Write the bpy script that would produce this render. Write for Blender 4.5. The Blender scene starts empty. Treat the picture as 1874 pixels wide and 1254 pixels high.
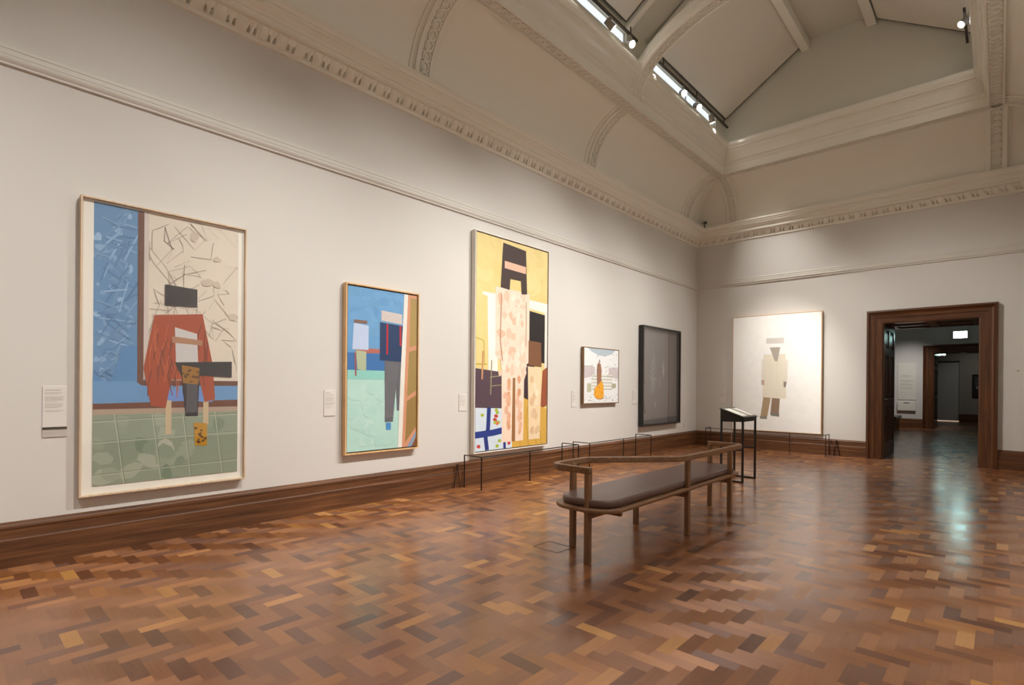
import bpy, bmesh, math, random
from mathutils import Vector, Matrix
random.seed(7)
S = bpy.context.scene
C = S.collection
PI = math.pi

# ------------------------------------------------------------------ camera, world, exposure
def make_camera():
    cd = bpy.data.cameras.new('camera')
    co = bpy.data.objects.new('camera', cd)
    C.objects.link(co)
    r = Vector((0.74084139, 0.67163075, 0.0081343))
    u = Vector((-0.00682491, -0.00458266, 0.99996621))
    f = Vector((-0.67164533, 0.74087188, -0.0011888))
    m = Matrix((( r.x, u.x, -f.x, 0), (r.y, u.y, -f.y, 0), (r.z, u.z, -f.z, 1.34), (0, 0, 0, 1)))
    co.matrix_world = m
    cd.sensor_fit = 'HORIZONTAL'
    cd.sensor_width = 36
    cd.lens = 972.06 / 1874 * 36
    cd.shift_x = (937 - 950.94) / 1874
    cd.shift_y = (706.84 - 627) / 1874
    cd.clip_start = 0.05
    cd.clip_end = 200
    S.camera = co
make_camera()
w = bpy.data.worlds.new('world'); S.world = w; w.use_nodes = True
w.node_tree.nodes['Background'].inputs[0].default_value = (0.75, 0.85, 1.0, 1)
w.node_tree.nodes['Background'].inputs[1].default_value = 0.6
S.view_settings.view_transform = 'Standard'
S.view_settings.look = 'None'
S.view_settings.gamma = 1
S.view_settings.use_curve_mapping = False
S.view_settings.exposure = 0.0

SPOT_W = 120          # power of one gallery spotlight
WARM = (1.0, 0.975, 0.94)

# room dimensions (metres); camera stands at x=0, y=0
XL, XR, YF, YE, H0 = -5.32, 0.80, -4.16, 12.06, 1.34
XM = (XL + XR) / 2

# ------------------------------------------------------------------ materials
def s2l(c):
    return tuple(((v / 255) / 12.92 if v / 255 <= 0.04045 else ((v / 255 + 0.055) / 1.055) ** 2.4) for v in c)

class NT:
    def __init__(self, name):
        self.m = bpy.data.materials.new(name); self.m.use_nodes = True
        self.t = self.m.node_tree; self.b = self.t.nodes['Principled BSDF']
    def n(self, typ, **kw):
        nd = self.t.nodes.new(typ)
        for k, v in kw.items(): setattr(nd, k, v)
        return nd
    def l(self, a, b): self.t.links.new(a, b)
    def math(self, op, a, b=None, c=None):
        nd = self.n('ShaderNodeMath', operation=op)
        for i, v in enumerate((a, b, c)):
            if v is None: continue
            if isinstance(v, (int, float)): nd.inputs[i].default_value = v
            else: self.l(v, nd.inputs[i])
        return nd.outputs[0]
    def mix(self, f, a, b):
        nd = self.n('ShaderNodeMix', data_type='RGBA')
        for s, v in ((nd.inputs[0], f), (nd.inputs[6], a), (nd.inputs[7], b)):
            if isinstance(v, (int, float)): s.default_value = v
            elif isinstance(v, tuple): s.default_value = (*v[:3], 1)
            else: self.l(v, s)
        return nd.outputs[2]
    def noise(self, vec, scale, detail=3, rough=0.5):
        nd = self.n('ShaderNodeTexNoise'); nd.inputs['Scale'].default_value = scale
        nd.inputs['Detail'].default_value = detail; nd.inputs['Roughness'].default_value = rough
        if vec is not None: self.l(vec, nd.inputs['Vector'])
        return nd.outputs[0]
    def ramp(self, f, stops):
        nd = self.n('ShaderNodeValToRGB'); cr = nd.color_ramp
        cr.elements[0].position, cr.elements[0].color = stops[0][0], (*stops[0][1], 1)
        cr.elements[1].position, cr.elements[1].color = stops[-1][0], (*stops[-1][1], 1)
        for p, c in stops[1:-1]:
            e = cr.elements.new(p); e.color = (*c, 1)
        self.l(f, nd.inputs[0]); return nd.outputs[0]
    def mapped(self, scale, obj=True):
        tc = self.n('ShaderNodeTexCoord'); mp = self.n('ShaderNodeMapping')
        mp.inputs['Scale'].default_value = scale
        self.l(tc.outputs['Object'], mp.inputs[0]); return mp.outputs[0]

def plain(name, col, rough=0.5, metal=0.0, var=0.0, vscale=6, bump=0.0, spec=0.5, coat=0.0):
    k = NT(name)
    k.b.inputs['Roughness'].default_value = rough
    k.b.inputs['Metallic'].default_value = metal
    k.b.inputs['Specular IOR Level'].default_value = spec
    if coat: k.b.inputs['Coat Weight'].default_value = coat; k.b.inputs['Coat Roughness'].default_value = 0.15
    v = k.mapped((1, 1, 1))
    nz = k.noise(v, vscale)
    d = tuple(c * (1 - var) for c in col); e = tuple(min(1, c * (1 + var)) for c in col)
    k.l(k.mix(nz, d, e), k.b.inputs['Base Color'])
    if bump:
        bp = k.n('ShaderNodeBump'); bp.inputs['Strength'].default_value = bump; bp.inputs['Distance'].default_value = 0.002
        k.l(k.noise(v, 180, 2), bp.inputs['Height']); k.l(bp.outputs[0], k.b.inputs['Normal'])
    return k.m

def wood(name, cols, scale=(3, 3, 40), rough=0.35, coat=0.0):
    """streaky wood; the grain runs along the axis whose scale is the smallest"""
    k = NT(name)
    v = k.mapped(scale)
    n1 = k.noise(v, 1.6, 6, 0.6)
    c = k.ramp(n1, [(0.28, cols[0]), (0.5, cols[1]), (0.72, cols[2])])
    k.l(c, k.b.inputs['Base Color'])
    k.b.inputs['Roughness'].default_value = rough
    if coat: k.b.inputs['Coat Weight'].default_value = coat; k.b.inputs['Coat Roughness'].default_value = 0.12
    bp = k.n('ShaderNodeBump'); bp.inputs['Strength'].default_value = 0.15; bp.inputs['Distance'].default_value = 0.002
    k.l(n1, bp.inputs['Height']); k.l(bp.outputs[0], k.b.inputs['Normal'])
    return k.m

def emit(name, col, s):
    k = NT(name)
    k.b.inputs['Base Color'].default_value = (*col, 1)
    k.b.inputs['Emission Color'].default_value = (*col, 1)
    k.b.inputs['Emission Strength'].default_value = s
    return k.m

def vcol(name, rough=0.55, tex=0.06, coat=0.0):
    k = NT(name)
    a = k.n('ShaderNodeVertexColor', layer_name='Col')
    v = k.mapped((1, 1, 1))
    nz = k.noise(v, 9, 5, 0.6)
    f = k.math('MULTIPLY_ADD', nz, tex * 2, 1 - tex)
    mx = k.n('ShaderNodeVectorMath', operation='SCALE'); k.l(a.outputs[0], mx.inputs[0]); k.l(f, mx.inputs['Scale'])
    k.l(mx.outputs[0], k.b.inputs['Base Color'])
    k.b.inputs['Roughness'].default_value = rough
    if coat: k.b.inputs['Coat Weight'].default_value = coat; k.b.inputs['Coat Roughness'].default_value = 0.05
    return k.m

def parquet_material():
    """block parquet laid in herringbone, blocks 225 x 75 mm, square to the walls"""
    k = NT('parquet')
    W = 0.075
    tc = k.n('ShaderNodeTexCoord'); sp = k.n('ShaderNodeSeparateXYZ'); k.l(tc.outputs['Object'], sp.inputs[0])
    x = k.math('MULTIPLY', k.math('ADD', sp.outputs[0], 5.045), 1 / W)
    y = k.math('MULTIPLY', sp.outputs[1], 1 / W)
    i = k.math('FLOOR', x); j = k.math('FLOOR', y)
    d = k.math('SUBTRACT', i, j)
    kk = k.math('FLOORED_MODULO', d, 6.0)
    horiz = k.math('LESS_THAN', kk, 2.5)
    # horizontal block start i-kk ; vertical block start j-(5-kk)
    hi = k.math('SUBTRACT', i, kk)
    vj = k.math('SUBTRACT', j, k.math('SUBTRACT', 5.0, kk))
    def sel(a, b):   # horizontal ? a : b
        return k.math('ADD', k.math('MULTIPLY', horiz, a), k.math('MULTIPLY', k.math('SUBTRACT', 1.0, horiz), b))
    idx = sel(hi, i); idy = sel(j, vj)
    u = sel(k.math('SUBTRACT', x, hi), k.math('SUBTRACT', y, vj))     # 0..3 along the block
    v = sel(k.math('SUBTRACT', y, j), k.math('SUBTRACT', x, i))       # 0..1 across
    # the plain border by the left wall: blocks laid square to the wall
    border = k.math('LESS_THAN', x, 0.0)
    bx = k.math('FLOOR', k.math('DIVIDE', x, 1.0)); by = k.math('FLOOR', k.math('MULTIPLY', y, 1 / 1.6))
    comb = k.n('ShaderNodeCombineXYZ')
    def selb(a, b): return k.math('ADD', k.math('MULTIPLY', border, a), k.math('MULTIPLY', k.math('SUBTRACT', 1.0, border), b))
    k.l(selb(77.0, idx), comb.inputs[0]); k.l(selb(by, idy), comb.inputs[1]); k.l(horiz, comb.inputs[2])
    wn = k.n('ShaderNodeTexWhiteNoise', noise_dimensions='3D'); k.l(comb.outputs[0], wn.inputs[0])
    cvec = wn.outputs['Color']; rnd = wn.outputs['Value']
    # grain along the block
    gv = k.n('ShaderNodeCombineXYZ')
    k.l(k.math('MULTIPLY', u, 0.35), gv.inputs[0]); k.l(k.math('MULTIPLY', v, 5.0), gv.inputs[1]); k.l(k.math('MULTIPLY', rnd, 97.0), gv.inputs[2])
    g = k.noise(gv.outputs[0], 1.6, 5, 0.65)
    base = k.ramp(rnd, [(0.0, s2l((100, 58, 34))), (0.08, s2l((116, 69, 39))), (0.25, s2l((140, 86, 46))), (0.75, s2l((158, 101, 54))), (0.95, s2l((174, 113, 58))), (1.0, s2l((208, 150, 78)))])
    gm = k.math('MULTIPLY_ADD', g, 0.5, 0.76)
    sc = k.n('ShaderNodeVectorMath', operation='SCALE'); k.l(base, sc.inputs[0]); k.l(gm, sc.inputs['Scale'])
    # slow stain variation over the room
    big = k.noise(tc.outputs['Object'], 0.5, 2)
    sc2 = k.n('ShaderNodeVectorMath', operation='SCALE'); k.l(sc.outputs[0], sc2.inputs[0]); k.l(k.math('MULTIPLY_ADD', big, 0.3, 0.85), sc2.inputs['Scale'])
    # joints
    e1 = k.math('MINIMUM', v, k.math('SUBTRACT', 1.0, v)); e2 = k.math('MINIMUM', u, k.math('SUBTRACT', 3.0, u))
    e = k.math('MINIMUM', e1, e2)
    joint = k.math('MULTIPLY', k.math('LESS_THAN', e, 0.010), 0.22)
    # dark border line
    bl = k.math('COMPARE', x, 0.0, 0.07)
    dark = k.math('MAXIMUM', joint, k.math('MULTIPLY', bl, 0.95))
    k.l(k.mix(dark, sc2.outputs[0], s2l((40, 22, 12))), k.b.inputs['Base Color'])
    rg = k.math('MULTIPLY_ADD', k.noise(tc.outputs['Object'], 2.3, 4), 0.10, 0.13)
    k.l(k.math('ADD', rg, k.math('MULTIPLY', rnd, 0.05)), k.b.inputs['Coat Roughness'])
    k.b.inputs['Roughness'].default_value = 0.5
    k.b.inputs['Metallic'].default_value = 0.20
    k.b.inputs['Anisotropic'].default_value = 0.9
    tg = k.n('ShaderNodeCombineXYZ'); k.l(horiz, tg.inputs[1]); k.l(k.math('SUBTRACT', 1.0, horiz), tg.inputs[0])
    k.l(tg.outputs[0], k.b.inputs['Tangent'])
    k.b.inputs['Coat Weight'].default_value = 0.85
    k.b.inputs['Coat IOR'].default_value = 1.5
    # every block sits at its own very slight tilt
    sub = k.n('ShaderNodeVectorMath', operation='SUBTRACT'); k.l(cvec, sub.inputs[0]); sub.inputs[1].default_value = (0.5, 0.5, 0.5)
    s3 = k.n('ShaderNodeVectorMath', operation='MULTIPLY'); k.l(sub.outputs[0], s3.inputs[0]); s3.inputs[1].default_value = (0.02, 0.02, 0)
    bp = k.n('ShaderNodeBump'); bp.inputs['Strength'].default_value = 0.25; bp.inputs['Distance'].default_value = 0.001
    k.l(k.noise(tc.outputs['Object'], 30, 3), bp.inputs['Height'])
    ad = k.n('ShaderNodeVectorMath', operation='ADD'); k.l(bp.outputs[0], ad.inputs[0]); k.l(s3.outputs[0], ad.inputs[1])
    nm = k.n('ShaderNodeVectorMath', operation='NORMALIZE'); k.l(ad.outputs[0], nm.inputs[0])
    k.l(nm.outputs[0], k.b.inputs['Normal']); k.l(nm.outputs[0], k.b.inputs['Coat Normal'])
    return k.m

def glass_material():
    k = NT('picture_glass')
    k.t.nodes.remove(k.b)
    out = [n for n in k.t.nodes if n.type == 'OUTPUT_MATERIAL'][0]
    tr = k.n('ShaderNodeBsdfTransparent'); gl = k.n('ShaderNodeBsdfGlossy'); gl.inputs['Roughness'].default_value = 0.02
    lw = k.n('ShaderNodeLayerWeight'); lw.inputs[0].default_value = 0.5
    fr = k.math('MULTIPLY_ADD', k.math('POWER', lw.outputs['Facing'], 5.0), 0.93, 0.05)
    mx = k.n('ShaderNodeMixShader'); k.l(fr, mx.inputs[0]); k.l(tr.outputs[0], mx.inputs[1]); k.l(gl.outputs[0], mx.inputs[2])
    k.l(mx.outputs[0], out.inputs[0])
    return k.m

M = {}
M['wall'] = plain('wall_paint', s2l((212, 208, 201)), 0.6, var=0.012, vscale=1.5, bump=0.03)
M['wall2'] = plain('wall_paint_grey', s2l((206, 203, 200)), 0.6, var=0.01, vscale=2)
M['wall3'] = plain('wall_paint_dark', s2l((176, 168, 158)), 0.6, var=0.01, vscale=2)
M['ceil'] = plain('ceiling_paint', s2l((238, 233, 220)), 0.55, var=0.012, vscale=1.2)
M['trim'] = plain('cornice_paint', s2l((234, 229, 215)), 0.42, var=0.01, vscale=2)
M['rail'] = plain('rail_paint', s2l((212, 207, 197)), 0.5, var=0.01, vscale=2)
M['gloss_trim'] = plain('glossy_cornice_paint', s2l((232, 227, 213)), 0.2, var=0.01, vscale=2)
M['lantern'] = plain('lantern_paint', s2l((212, 208, 192)), 0.6, var=0.012, vscale=1.2)
M['blind'] = plain('blind_fabric', s2l((226, 220, 206)), 0.7, var=0.012, vscale=1.5)
M['dark_gap'] = plain('shadow_gap', s2l((70, 64, 56)), 0.8)
dk = (s2l((62, 36, 18)), s2l((94, 58, 32)), s2l((122, 80, 46)))
M['skirt_y'] = wood('skirting_wood_y', dk, (14, 0.8, 22), 0.42, 0.0)
M['skirt_x'] = wood('skirting_wood_x', dk, (0.8, 14, 22), 0.42, 0.0)
dd = (s2l((58, 32, 15)), s2l((84, 48, 22)), s2l((110, 66, 32)))
M['door_z'] = wood('door_wood_upright', dd, (18, 18, 0.9), 0.35, 0.25)
M['door_x'] = wood('door_wood_level', dd, (0.9, 18, 18), 0.35, 0.25)
bn = (s2l((112, 80, 54)), s2l((134, 98, 67)), s2l((154, 118, 84)))
M['bench_z'] = wood('bench_wood_upright', bn, (30, 30, 2.0), 0.42)
M['bench_y'] = wood('bench_wood_long', bn, (30, 2.0, 30), 0.42)
M['leather'] = plain('brown_leather', s2l((104, 80, 72)), 0.34, var=0.05, vscale=14, bump=0.15)
M['black'] = plain('black_metal', s2l((34, 31, 30)), 0.4, 0.2, var=0.05)
M['bronze'] = plain('dark_bronze_metal', s2l((52, 44, 38)), 0.4, 0.6, var=0.05)
M['ash'] = wood('pale_ash', (s2l((196, 170, 138)), s2l((214, 190, 160)), s2l((226, 204, 176))), (20, 1.5, 1.5), 0.5)
M['oak'] = wood('honey_oak', (s2l((200, 158, 108)), s2l((222, 180, 128)), s2l((234, 196, 146))), (20, 1.5, 1.5), 0.45)
M['walnut'] = wood('brown_frame_wood', (s2l((104, 76, 46)), s2l((130, 98, 62)), s2l((146, 112, 74))), (20, 1.5, 1.5), 0.5)
M['white_frame'] = plain('white_frame_paint', s2l((236, 230, 220)), 0.5, var=0.01)
M['black_frame'] = plain('black_frame_paint', s2l((26, 23, 22)), 0.3, var=0.05)
M['mat'] = plain('white_mount_board', s2l((242, 238, 226)), 0.7, var=0.01)
M['card'] = plain('label_card', s2l((219, 214, 206)), 0.6, var=0.01)
M['ink'] = plain('grey_ink', s2l((192, 185, 174)), 0.7)
M['dark_ink'] = plain('dark_ink', s2l((70, 62, 52)), 0.7)
M['grey_card'] = plain('grey_card', s2l((190, 182, 172)), 0.6)
M['plastic'] = plain('white_plastic', s2l((226, 220, 210)), 0.4)
M['spot_body'] = plain('spotlight_body', s2l((150, 142, 130)), 0.4, 0.2)
M['track'] = plain('track_metal', s2l((74, 68, 58)), 0.5, 0.3)
M['lens'] = emit('lamp_lens', (1.0, 0.95, 0.86), 60)
M['daylit'] = emit('daylit_glass', (0.72, 0.84, 1.0), 1.05)
M['exit'] = emit('exit_face', (0.62, 1.0, 0.95), 40)
M['exit_ink'] = emit('exit_symbol', (0.5, 1.0, 0.85), 12)
M['lightgap'] = emit('light_below_shutter', (1.0, 0.75, 0.55), 0.5)
M['paint'] = vcol('oil_paint')
M['print'] = vcol('printed_colour', 0.6, 0.03)
M['parquet'] = parquet_material()
M['glass'] = glass_material()

# ------------------------------------------------------------------ mesh helpers
class MB:
    def __init__(self): self.v = []; self.f = []; self.c = []
    def add(self, vs, fs, col=None):
        o = len(self.v); self.v += [tuple(p) for p in vs]
        for f in fs: self.f.append(tuple(i + o for i in f)); self.c.append(col)
        return self
    def box(self, a, b, col=None):
        x0, y0, z0 = a; x1, y1, z1 = b
        x0, x1 = min(x0, x1), max(x0, x1); y0, y1 = min(y0, y1), max(y0, y1); z0, z1 = min(z0, z1), max(z0, z1)
        return self.add([(x0,y0,z0),(x1,y0,z0),(x1,y1,z0),(x0,y1,z0),(x0,y0,z1),(x1,y0,z1),(x1,y1,z1),(x0,y1,z1)],
                 [(0,3,2,1),(4,5,6,7),(0,1,5,4),(1,2,6,5),(2,3,7,6),(3,0,4,7)], col)
    def cyl(self, p0, p1, r0, r1=None, n=12, caps=True):
        r1 = r0 if r1 is None else r1
        p0, p1 = Vector(p0), Vector(p1); d = (p1 - p0).normalized()
        a = d.orthogonal().normalized(); b = d.cross(a)
        vs = [p0 + (a*math.cos(t) + b*math.sin(t))*r0 for t in [2*PI*i/n for i in range(n)]]
        vs += [p1 + (a*math.cos(t) + b*math.sin(t))*r1 for t in [2*PI*i/n for i in range(n)]]
        fs = [(i, (i+1) % n, n + (i+1) % n, n + i) for i in range(n)]
        if caps: fs += [tuple(range(n-1, -1, -1)), tuple(range(n, 2*n))]
        return self.add(vs, fs)
    def sweep(self, path, prof, up=(0, 0, 1), closed=False):
        """prof = closed list of (side, up) offsets, swept along path of 3-D points"""
        P = [Vector(p) for p in path]; n = len(P); k = len(prof); vs = []
        for i in range(n):
            a = P[i] - P[i-1] if (i > 0 or closed) else P[1] - P[0]
            b = P[(i+1) % n] - P[i] if (i < n-1 or closed) else P[-1] - P[-2]
            a.normalize(); b.normalize(); t = (a + b).normalized()
            u = Vector(up); s = t.cross(u).normalized(); u2 = s.cross(t)
            sc = 1 / max(0.4, math.sqrt((1 + a.dot(b)) / 2))
            for (p, q) in prof: vs.append(P[i] + s * p * sc + u2 * q)
        fs = []
        for i in range(n if closed else n - 1):
            for j in range(k):
                i2 = (i + 1) % n
                fs.append((i*k + j, i*k + (j+1) % k, i2*k + (j+1) % k, i2*k + j))
        if not closed: fs += [tuple(range(k-1, -1, -1)), tuple((n-1)*k + j for j in range(k))]
        return self.add(vs, fs)
    def run(self, A, B, n, prof, mA=1, mB=1, cap=False):
        """moulding: profile (distance from wall, height) run from A to B (2-D), n = inward normal; m = mitre"""
        A, B, n = Vector(A), Vector(B), Vector(n); t = (B - A).normalized(); vs = []
        for d, z in prof: p = A + n*d + t*d*mA; vs.append((p.x, p.y, z))
        for d, z in prof: p = B + n*d - t*d*mB; vs.append((p.x, p.y, z))
        k = len(prof)
        self.add(vs, [(i, i+1, k+i+1, k+i) for i in range(k-1)])
        if cap:
            self.add(vs[:k], [tuple(range(k))]); self.add(vs[k:], [tuple(range(k-1, -1, -1))])
        return self
    def build(self, name, mat, parent=None, bevel=0, seg=2, smooth=False, layer=False, loc=None):
        me = bpy.data.meshes.new(name); me.from_pydata(self.v, [], self.f)
        if any(c is not None for c in self.c):
            at = me.color_attributes.new('Col', 'FLOAT_COLOR', 'CORNER')
            for p in me.polygons:
                c = self.c[p.index] or (0.5, 0.5, 0.5)
                for li in p.loop_indices: at.data[li].color = (*c, 1)
        if not layer:
            bm = bmesh.new(); bm.from_mesh(me); bmesh.ops.recalc_face_normals(bm, faces=bm.faces); bm.to_mesh(me); bm.free()
        me.materials.append(mat)
        o = bpy.data.objects.new(name, me); C.objects.link(o)
        if parent is not None: o.parent = parent
        if loc is not None: o.location = loc
        if smooth:
            for p in me.polygons: p.use_smooth = True
        if bevel:
            b = o.modifiers.new('bevel', 'BEVEL'); b.width = bevel; b.segments = seg; b.limit_method = 'ANGLE'; b.angle_limit = 0.6
            if seg > 1:
                for p in me.polygons: p.use_smooth = True
                wn = o.modifiers.new('wn', 'WEIGHTED_NORMAL')
        return o

def thing(name, label, cat, loc=(0, 0, 0), group=None, rz=0):
    o = bpy.data.objects.new(name, None); C.objects.link(o); o.location = loc; o.rotation_euler[2] = rz
    o.empty_display_size = 0.1
    o['label'] = label; o['category'] = cat
    if group: o['group'] = group
    return o
def tag(o, label, cat, group=None):
    o['label'] = label; o['category'] = cat
    if group: o['group'] = group
    return o
def struct(o): o['kind'] = 'structure'; return o

def rrect(w, l, r, n=6, cx=0, cy=0):
    pts = []
    for (sx, sy, a0) in ((1, 1, 0), (-1, 1, PI/2), (-1, -1, PI), (1, -1, 3*PI/2)):
        for i in range(n + 1):
            a = a0 + PI/2*i/n
            pts.append((cx + sx*(w/2 - r) + r*math.cos(a), cy + sy*(l/2 - r) + r*math.sin(a)))
    return pts
def prism(mb, pts, z0, z1):
    n = len(pts)
    vs = [(x, y, z0) for x, y in pts] + [(x, y, z1) for x, y in pts]
    return mb.add(vs, [tuple(range(n-1, -1, -1)), tuple(range(n, 2*n))] + [(i, (i+1) % n, n+(i+1) % n, n+i) for i in range(n)])

# ------------------------------------------------------------------ the room shell
Y2, Y2B, Y3 = 13.41, 22.42, 28.2     # next room from Y2 to Y2B, third room to Y3
Y2C = Y2B + 1.35
DX0, DX1, DZ = -1.665, -0.268, 2.585       # door opening
mb = MB(); mb.box((-9, YF - 0.3, -0.12), (5, 33, 0)); struct(mb.build('floor', M['parquet']))

def wall_y(name, x0, x1, ya, yb, z1, mat, hole=None):
    mb = MB()
    if hole:
        a, b, h = hole
        mb.box((x0, ya, 0), (a, yb, z1)); mb.box((b, ya, 0), (x1, yb, z1)); mb.box((a, ya, h), (b, yb, z1))
    else: mb.box((x0, ya, 0), (x1, yb, z1))
    return struct(mb.build(name, mat))
mb = MB(); mb.box((XL - 0.3, YF - 0.3, 0), (XL, YE + 0.3, 5.1)); struct(mb.build('wall_left', M['wall']))
mb = MB(); mb.box((XR, YF - 0.3, 0), (XR + 0.3, YE, 5.1)); struct(mb.build('wall_right', M['wall']))
mb = MB(); mb.box((XL, YF - 0.3, 0), (XR, YF, 5.1)); struct(mb.build('wall_front', M['wall']))
wall_y('wall_back', XL, XR + 0.3, YE, Y2, 5.1, M['wall'], (DX0 - 0.02, DX1 + 0.02, DZ + 0.02))
# rooms beyond the doorway
X2L, X2R = -3.6, 1.6
wall_y('wall_beyond', X2L, X2R, Y2B, Y2C, 4.6, M['wall2'], (-1.70, DX1 + 0.02, DZ + 0.02))
mb = MB(); mb.box((X2L - 0.2, Y2, 0), (X2L, 33, 4.6)); struct(mb.build('wall_beyond_left', M['wall2']))
mb = MB(); mb.box((X2R, Y2, 0), (X2R + 0.2, 33, 4.6)); struct(mb.build('wall_beyond_right', M['wall2']))
mb = MB(); mb.box((X2L - 0.2, YE + 0.3, 4.6), (X2R + 0.2, 33, 4.75)); struct(mb.build('ceiling_beyond', M['wall2']))
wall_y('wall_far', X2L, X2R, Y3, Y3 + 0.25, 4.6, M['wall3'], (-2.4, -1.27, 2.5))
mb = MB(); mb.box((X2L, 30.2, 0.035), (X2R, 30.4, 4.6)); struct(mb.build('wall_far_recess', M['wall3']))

rect = [((XL, YF), (XL, YE), (1, 0)), ((XL, YE), (XR, YE), (0, -1)), ((XR, YE), (XR, YF), (-1, 0)), ((XR, YF), (XL, YF), (0, 1))]
def ring(prof, name, mat, smooth=False):
    mb = MB()
    for A, B, n in rect: mb.run(A, B, n, prof)
    return struct(mb.build(name, mat, smooth=smooth))

# picture rail
ring([(0,3.612),(.016,3.613),(.022,3.616),(.022,3.632),(.027,3.636),(.036,3.652),(.038,3.664),(.034,3.672),(.026,3.674),(.026,3.684),(.029,3.688),(.029,3.712),(.025,3.716),(.020,3.718),(.020,3.728),(.024,3.73),(.024,3.742),(.014,3.744),(.014,3.760),(0,3.768)], 'trim_1', M['rail'])
# cornice with leaf-and-dart enrichment
mb = MB()
low = [(0, 4.60), (.025, 4.608), (.025, 4.64), (.035, 4.648)]
high = [(.105, 4.745), (.14, 4.75), (.155, 4.765), (.155, 4.80), (.165, 4.806), (.178, 4.83), (.21, 4.862), (.235, 4.872), (.235, 4.895), (.25, 4.90), (.266, 4.93), (.282, 4.945), (.282, 4.975), (.02, 5.03)]
for A, B, n in rect:
    mb.run(A, B, n, low); mb.run(A, B, n, high)
def leaf_height(u, v):
    """u 0..1 along one unit, v 0..1 across the band"""
    a = abs(u - 0.5) * 2
    leaf = math.sqrt(max(0.0, 1 - (a / 0.42) ** 2)) * math.sin(PI * min(1, 0.10 + v * 0.8))
    edge = 0.55 if 0.46 < a < 0.60 else 0
    dart = max(0.0, 1 - ((1 - a) / 0.16)) * (0.3 + 0.7 * (1 - v))
    tri = 0.5 < a < 0.9 and 0.06 < v < 0.56 and abs(a - 0.70) < 0.15 * (1 - (v - 0.06) / 0.56)
    return -2.6 if tri else max(leaf, dart * 0.9, edge) 
for A, B, n in rect:
    A, B, nn = Vector(A), Vector(B), Vector(n); t = (B - A).normalized(); L = (B - A).length - 0.1
    units = round(L / 0.185); nu, nv = units * 28, 12
    vs = []
    for jv in range(nv + 1):
        v = jv / nv
        for iu in range(nu + 1):
            h = leaf_height(((iu + .5) / 28.0) % 1.0, v)
            h *= 0.013; d = 0.035 + 0.07 * v + h * 0.8; z = 4.648 + 0.097 * v - h * 0.6
            s0 = d + (L + 0.1 - 2 * d) * iu / nu
            p = A + nn * d + t * s0
            vs.append((p.x, p.y, z))
    w_ = nu + 1
    mb.add(vs, [(jv*w_+iu, jv*w_+iu+1, (jv+1)*w_+iu+1, (jv+1)*w_+iu) for jv in range(nv) for iu in range(nu)])
struct(mb.build('trim_2', M['trim']))

# coved ceiling
CD, CZ, CA, CB = 0.95, 4.95, 0.87, 0.90
prof = [(CD - CA * math.cos(a), CZ + CB * math.sin(a)) for a in [PI/2 * i / 24 for i in range(25)]]
ring(prof, 'ceiling', M['ceil'], smooth=True)
# flat enriched band round the opening, then the moulded fascia of the lantern
ring([(.79, 5.86), (.79, 5.785), (.808, 5.785), (.810, 5.806), (.960, 5.806), (.962, 5.785), (.985, 5.785)], 'trim_3', M['trim'])
ring([(.985, 5.785), (.985, 5.925), (.992, 5.93), (.992, 5.94), (1.0, 5.945)], 'trim_4', M['trim'])
ring([(1.0, 5.945), (1.008, 5.99), (1.018, 6.0), (1.03, 6.012), (1.036, 6.06), (1.048, 6.12), (1.068, 6.175), (1.095, 6.215), (1.12, 6.23), (1.12, 6.25), (1.13, 6.26), (1.146, 6.30), (1.15, 6.34), (1.15, 6.365), (1.0, 6.37)], 'trim_5', M['gloss_trim'], smooth=False)

def torus_flat(mb, c, ex, ey, nz, R, r, n=16, k=4):
    c, ex, ey, nz = Vector(c), Vector(ex), Vector(ey), Vector(nz); vs = []
    for i in range(n):
        a = 2*PI*i/n; d = ex*math.cos(a) + ey*math.sin(a)
        for j in range(k):
            b = 2*PI*j/k + PI/4; vs.append(c + d*(R + r*math.cos(b)) + nz*(r*math.sin(b)))
    mb.add(vs, [(i*k+j, i*k+(j+1) % k, ((i+1) % n)*k+(j+1) % k, ((i+1) % n)*k+j) for i in range(n) for j in range(k)])
def dart(mb, c, ex, ey, nz, s):
    c, ex, ey, nz = Vector(c), Vector(ex), Vector(ey), Vector(nz)
    mb.add([c - ex*s, c + ey*s, c + ex*s, c - ey*s, c + nz*s], [(0,1,4),(1,2,4),(2,3,4),(3,0,4)])
def guilloche(mb, P, T, Nn, pitch, R):
    """rings with small studs, laid along points P with tangents T and relief directions Nn"""
    for p, t, nz in zip(P, T, Nn):
        p, t, nz = Vector(p), Vector(t), Vector(nz); s = t.cross(nz).normalized()
        torus_flat(mb, p + nz*.002, t, s, nz, R - .003, 0.012)
        torus_flat(mb, p, t, s, nz, R*0.5, 0.006, 12, 3)
        for sg in (-1, 1): dart(mb, p + t*pitch/2 + s*sg*R*0.95, t, s, nz, 0.016)

# rings on the flat band
mb = MB(); PITCH = 0.118
for A, B, n in rect:
    A, B, nn = Vector(A), Vector(B), Vector(n); t = (B - A).normalized(); L = (B - A).length
    lo, hi = 0.885, L - 0.885; k = int((hi - lo) / PITCH)
    P = []
    for i in range(k + 1):
        p = A + nn*0.885 + t*(lo + (hi - lo) * i / k); P.append((p.x, p.y, 5.80))
    guilloche(mb, P, [(t.x, t.y, 0)]*len(P), [(0, 0, -1)]*len(P), PITCH, 0.056)
struct(mb.build('trim_6', M['trim']))

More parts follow.
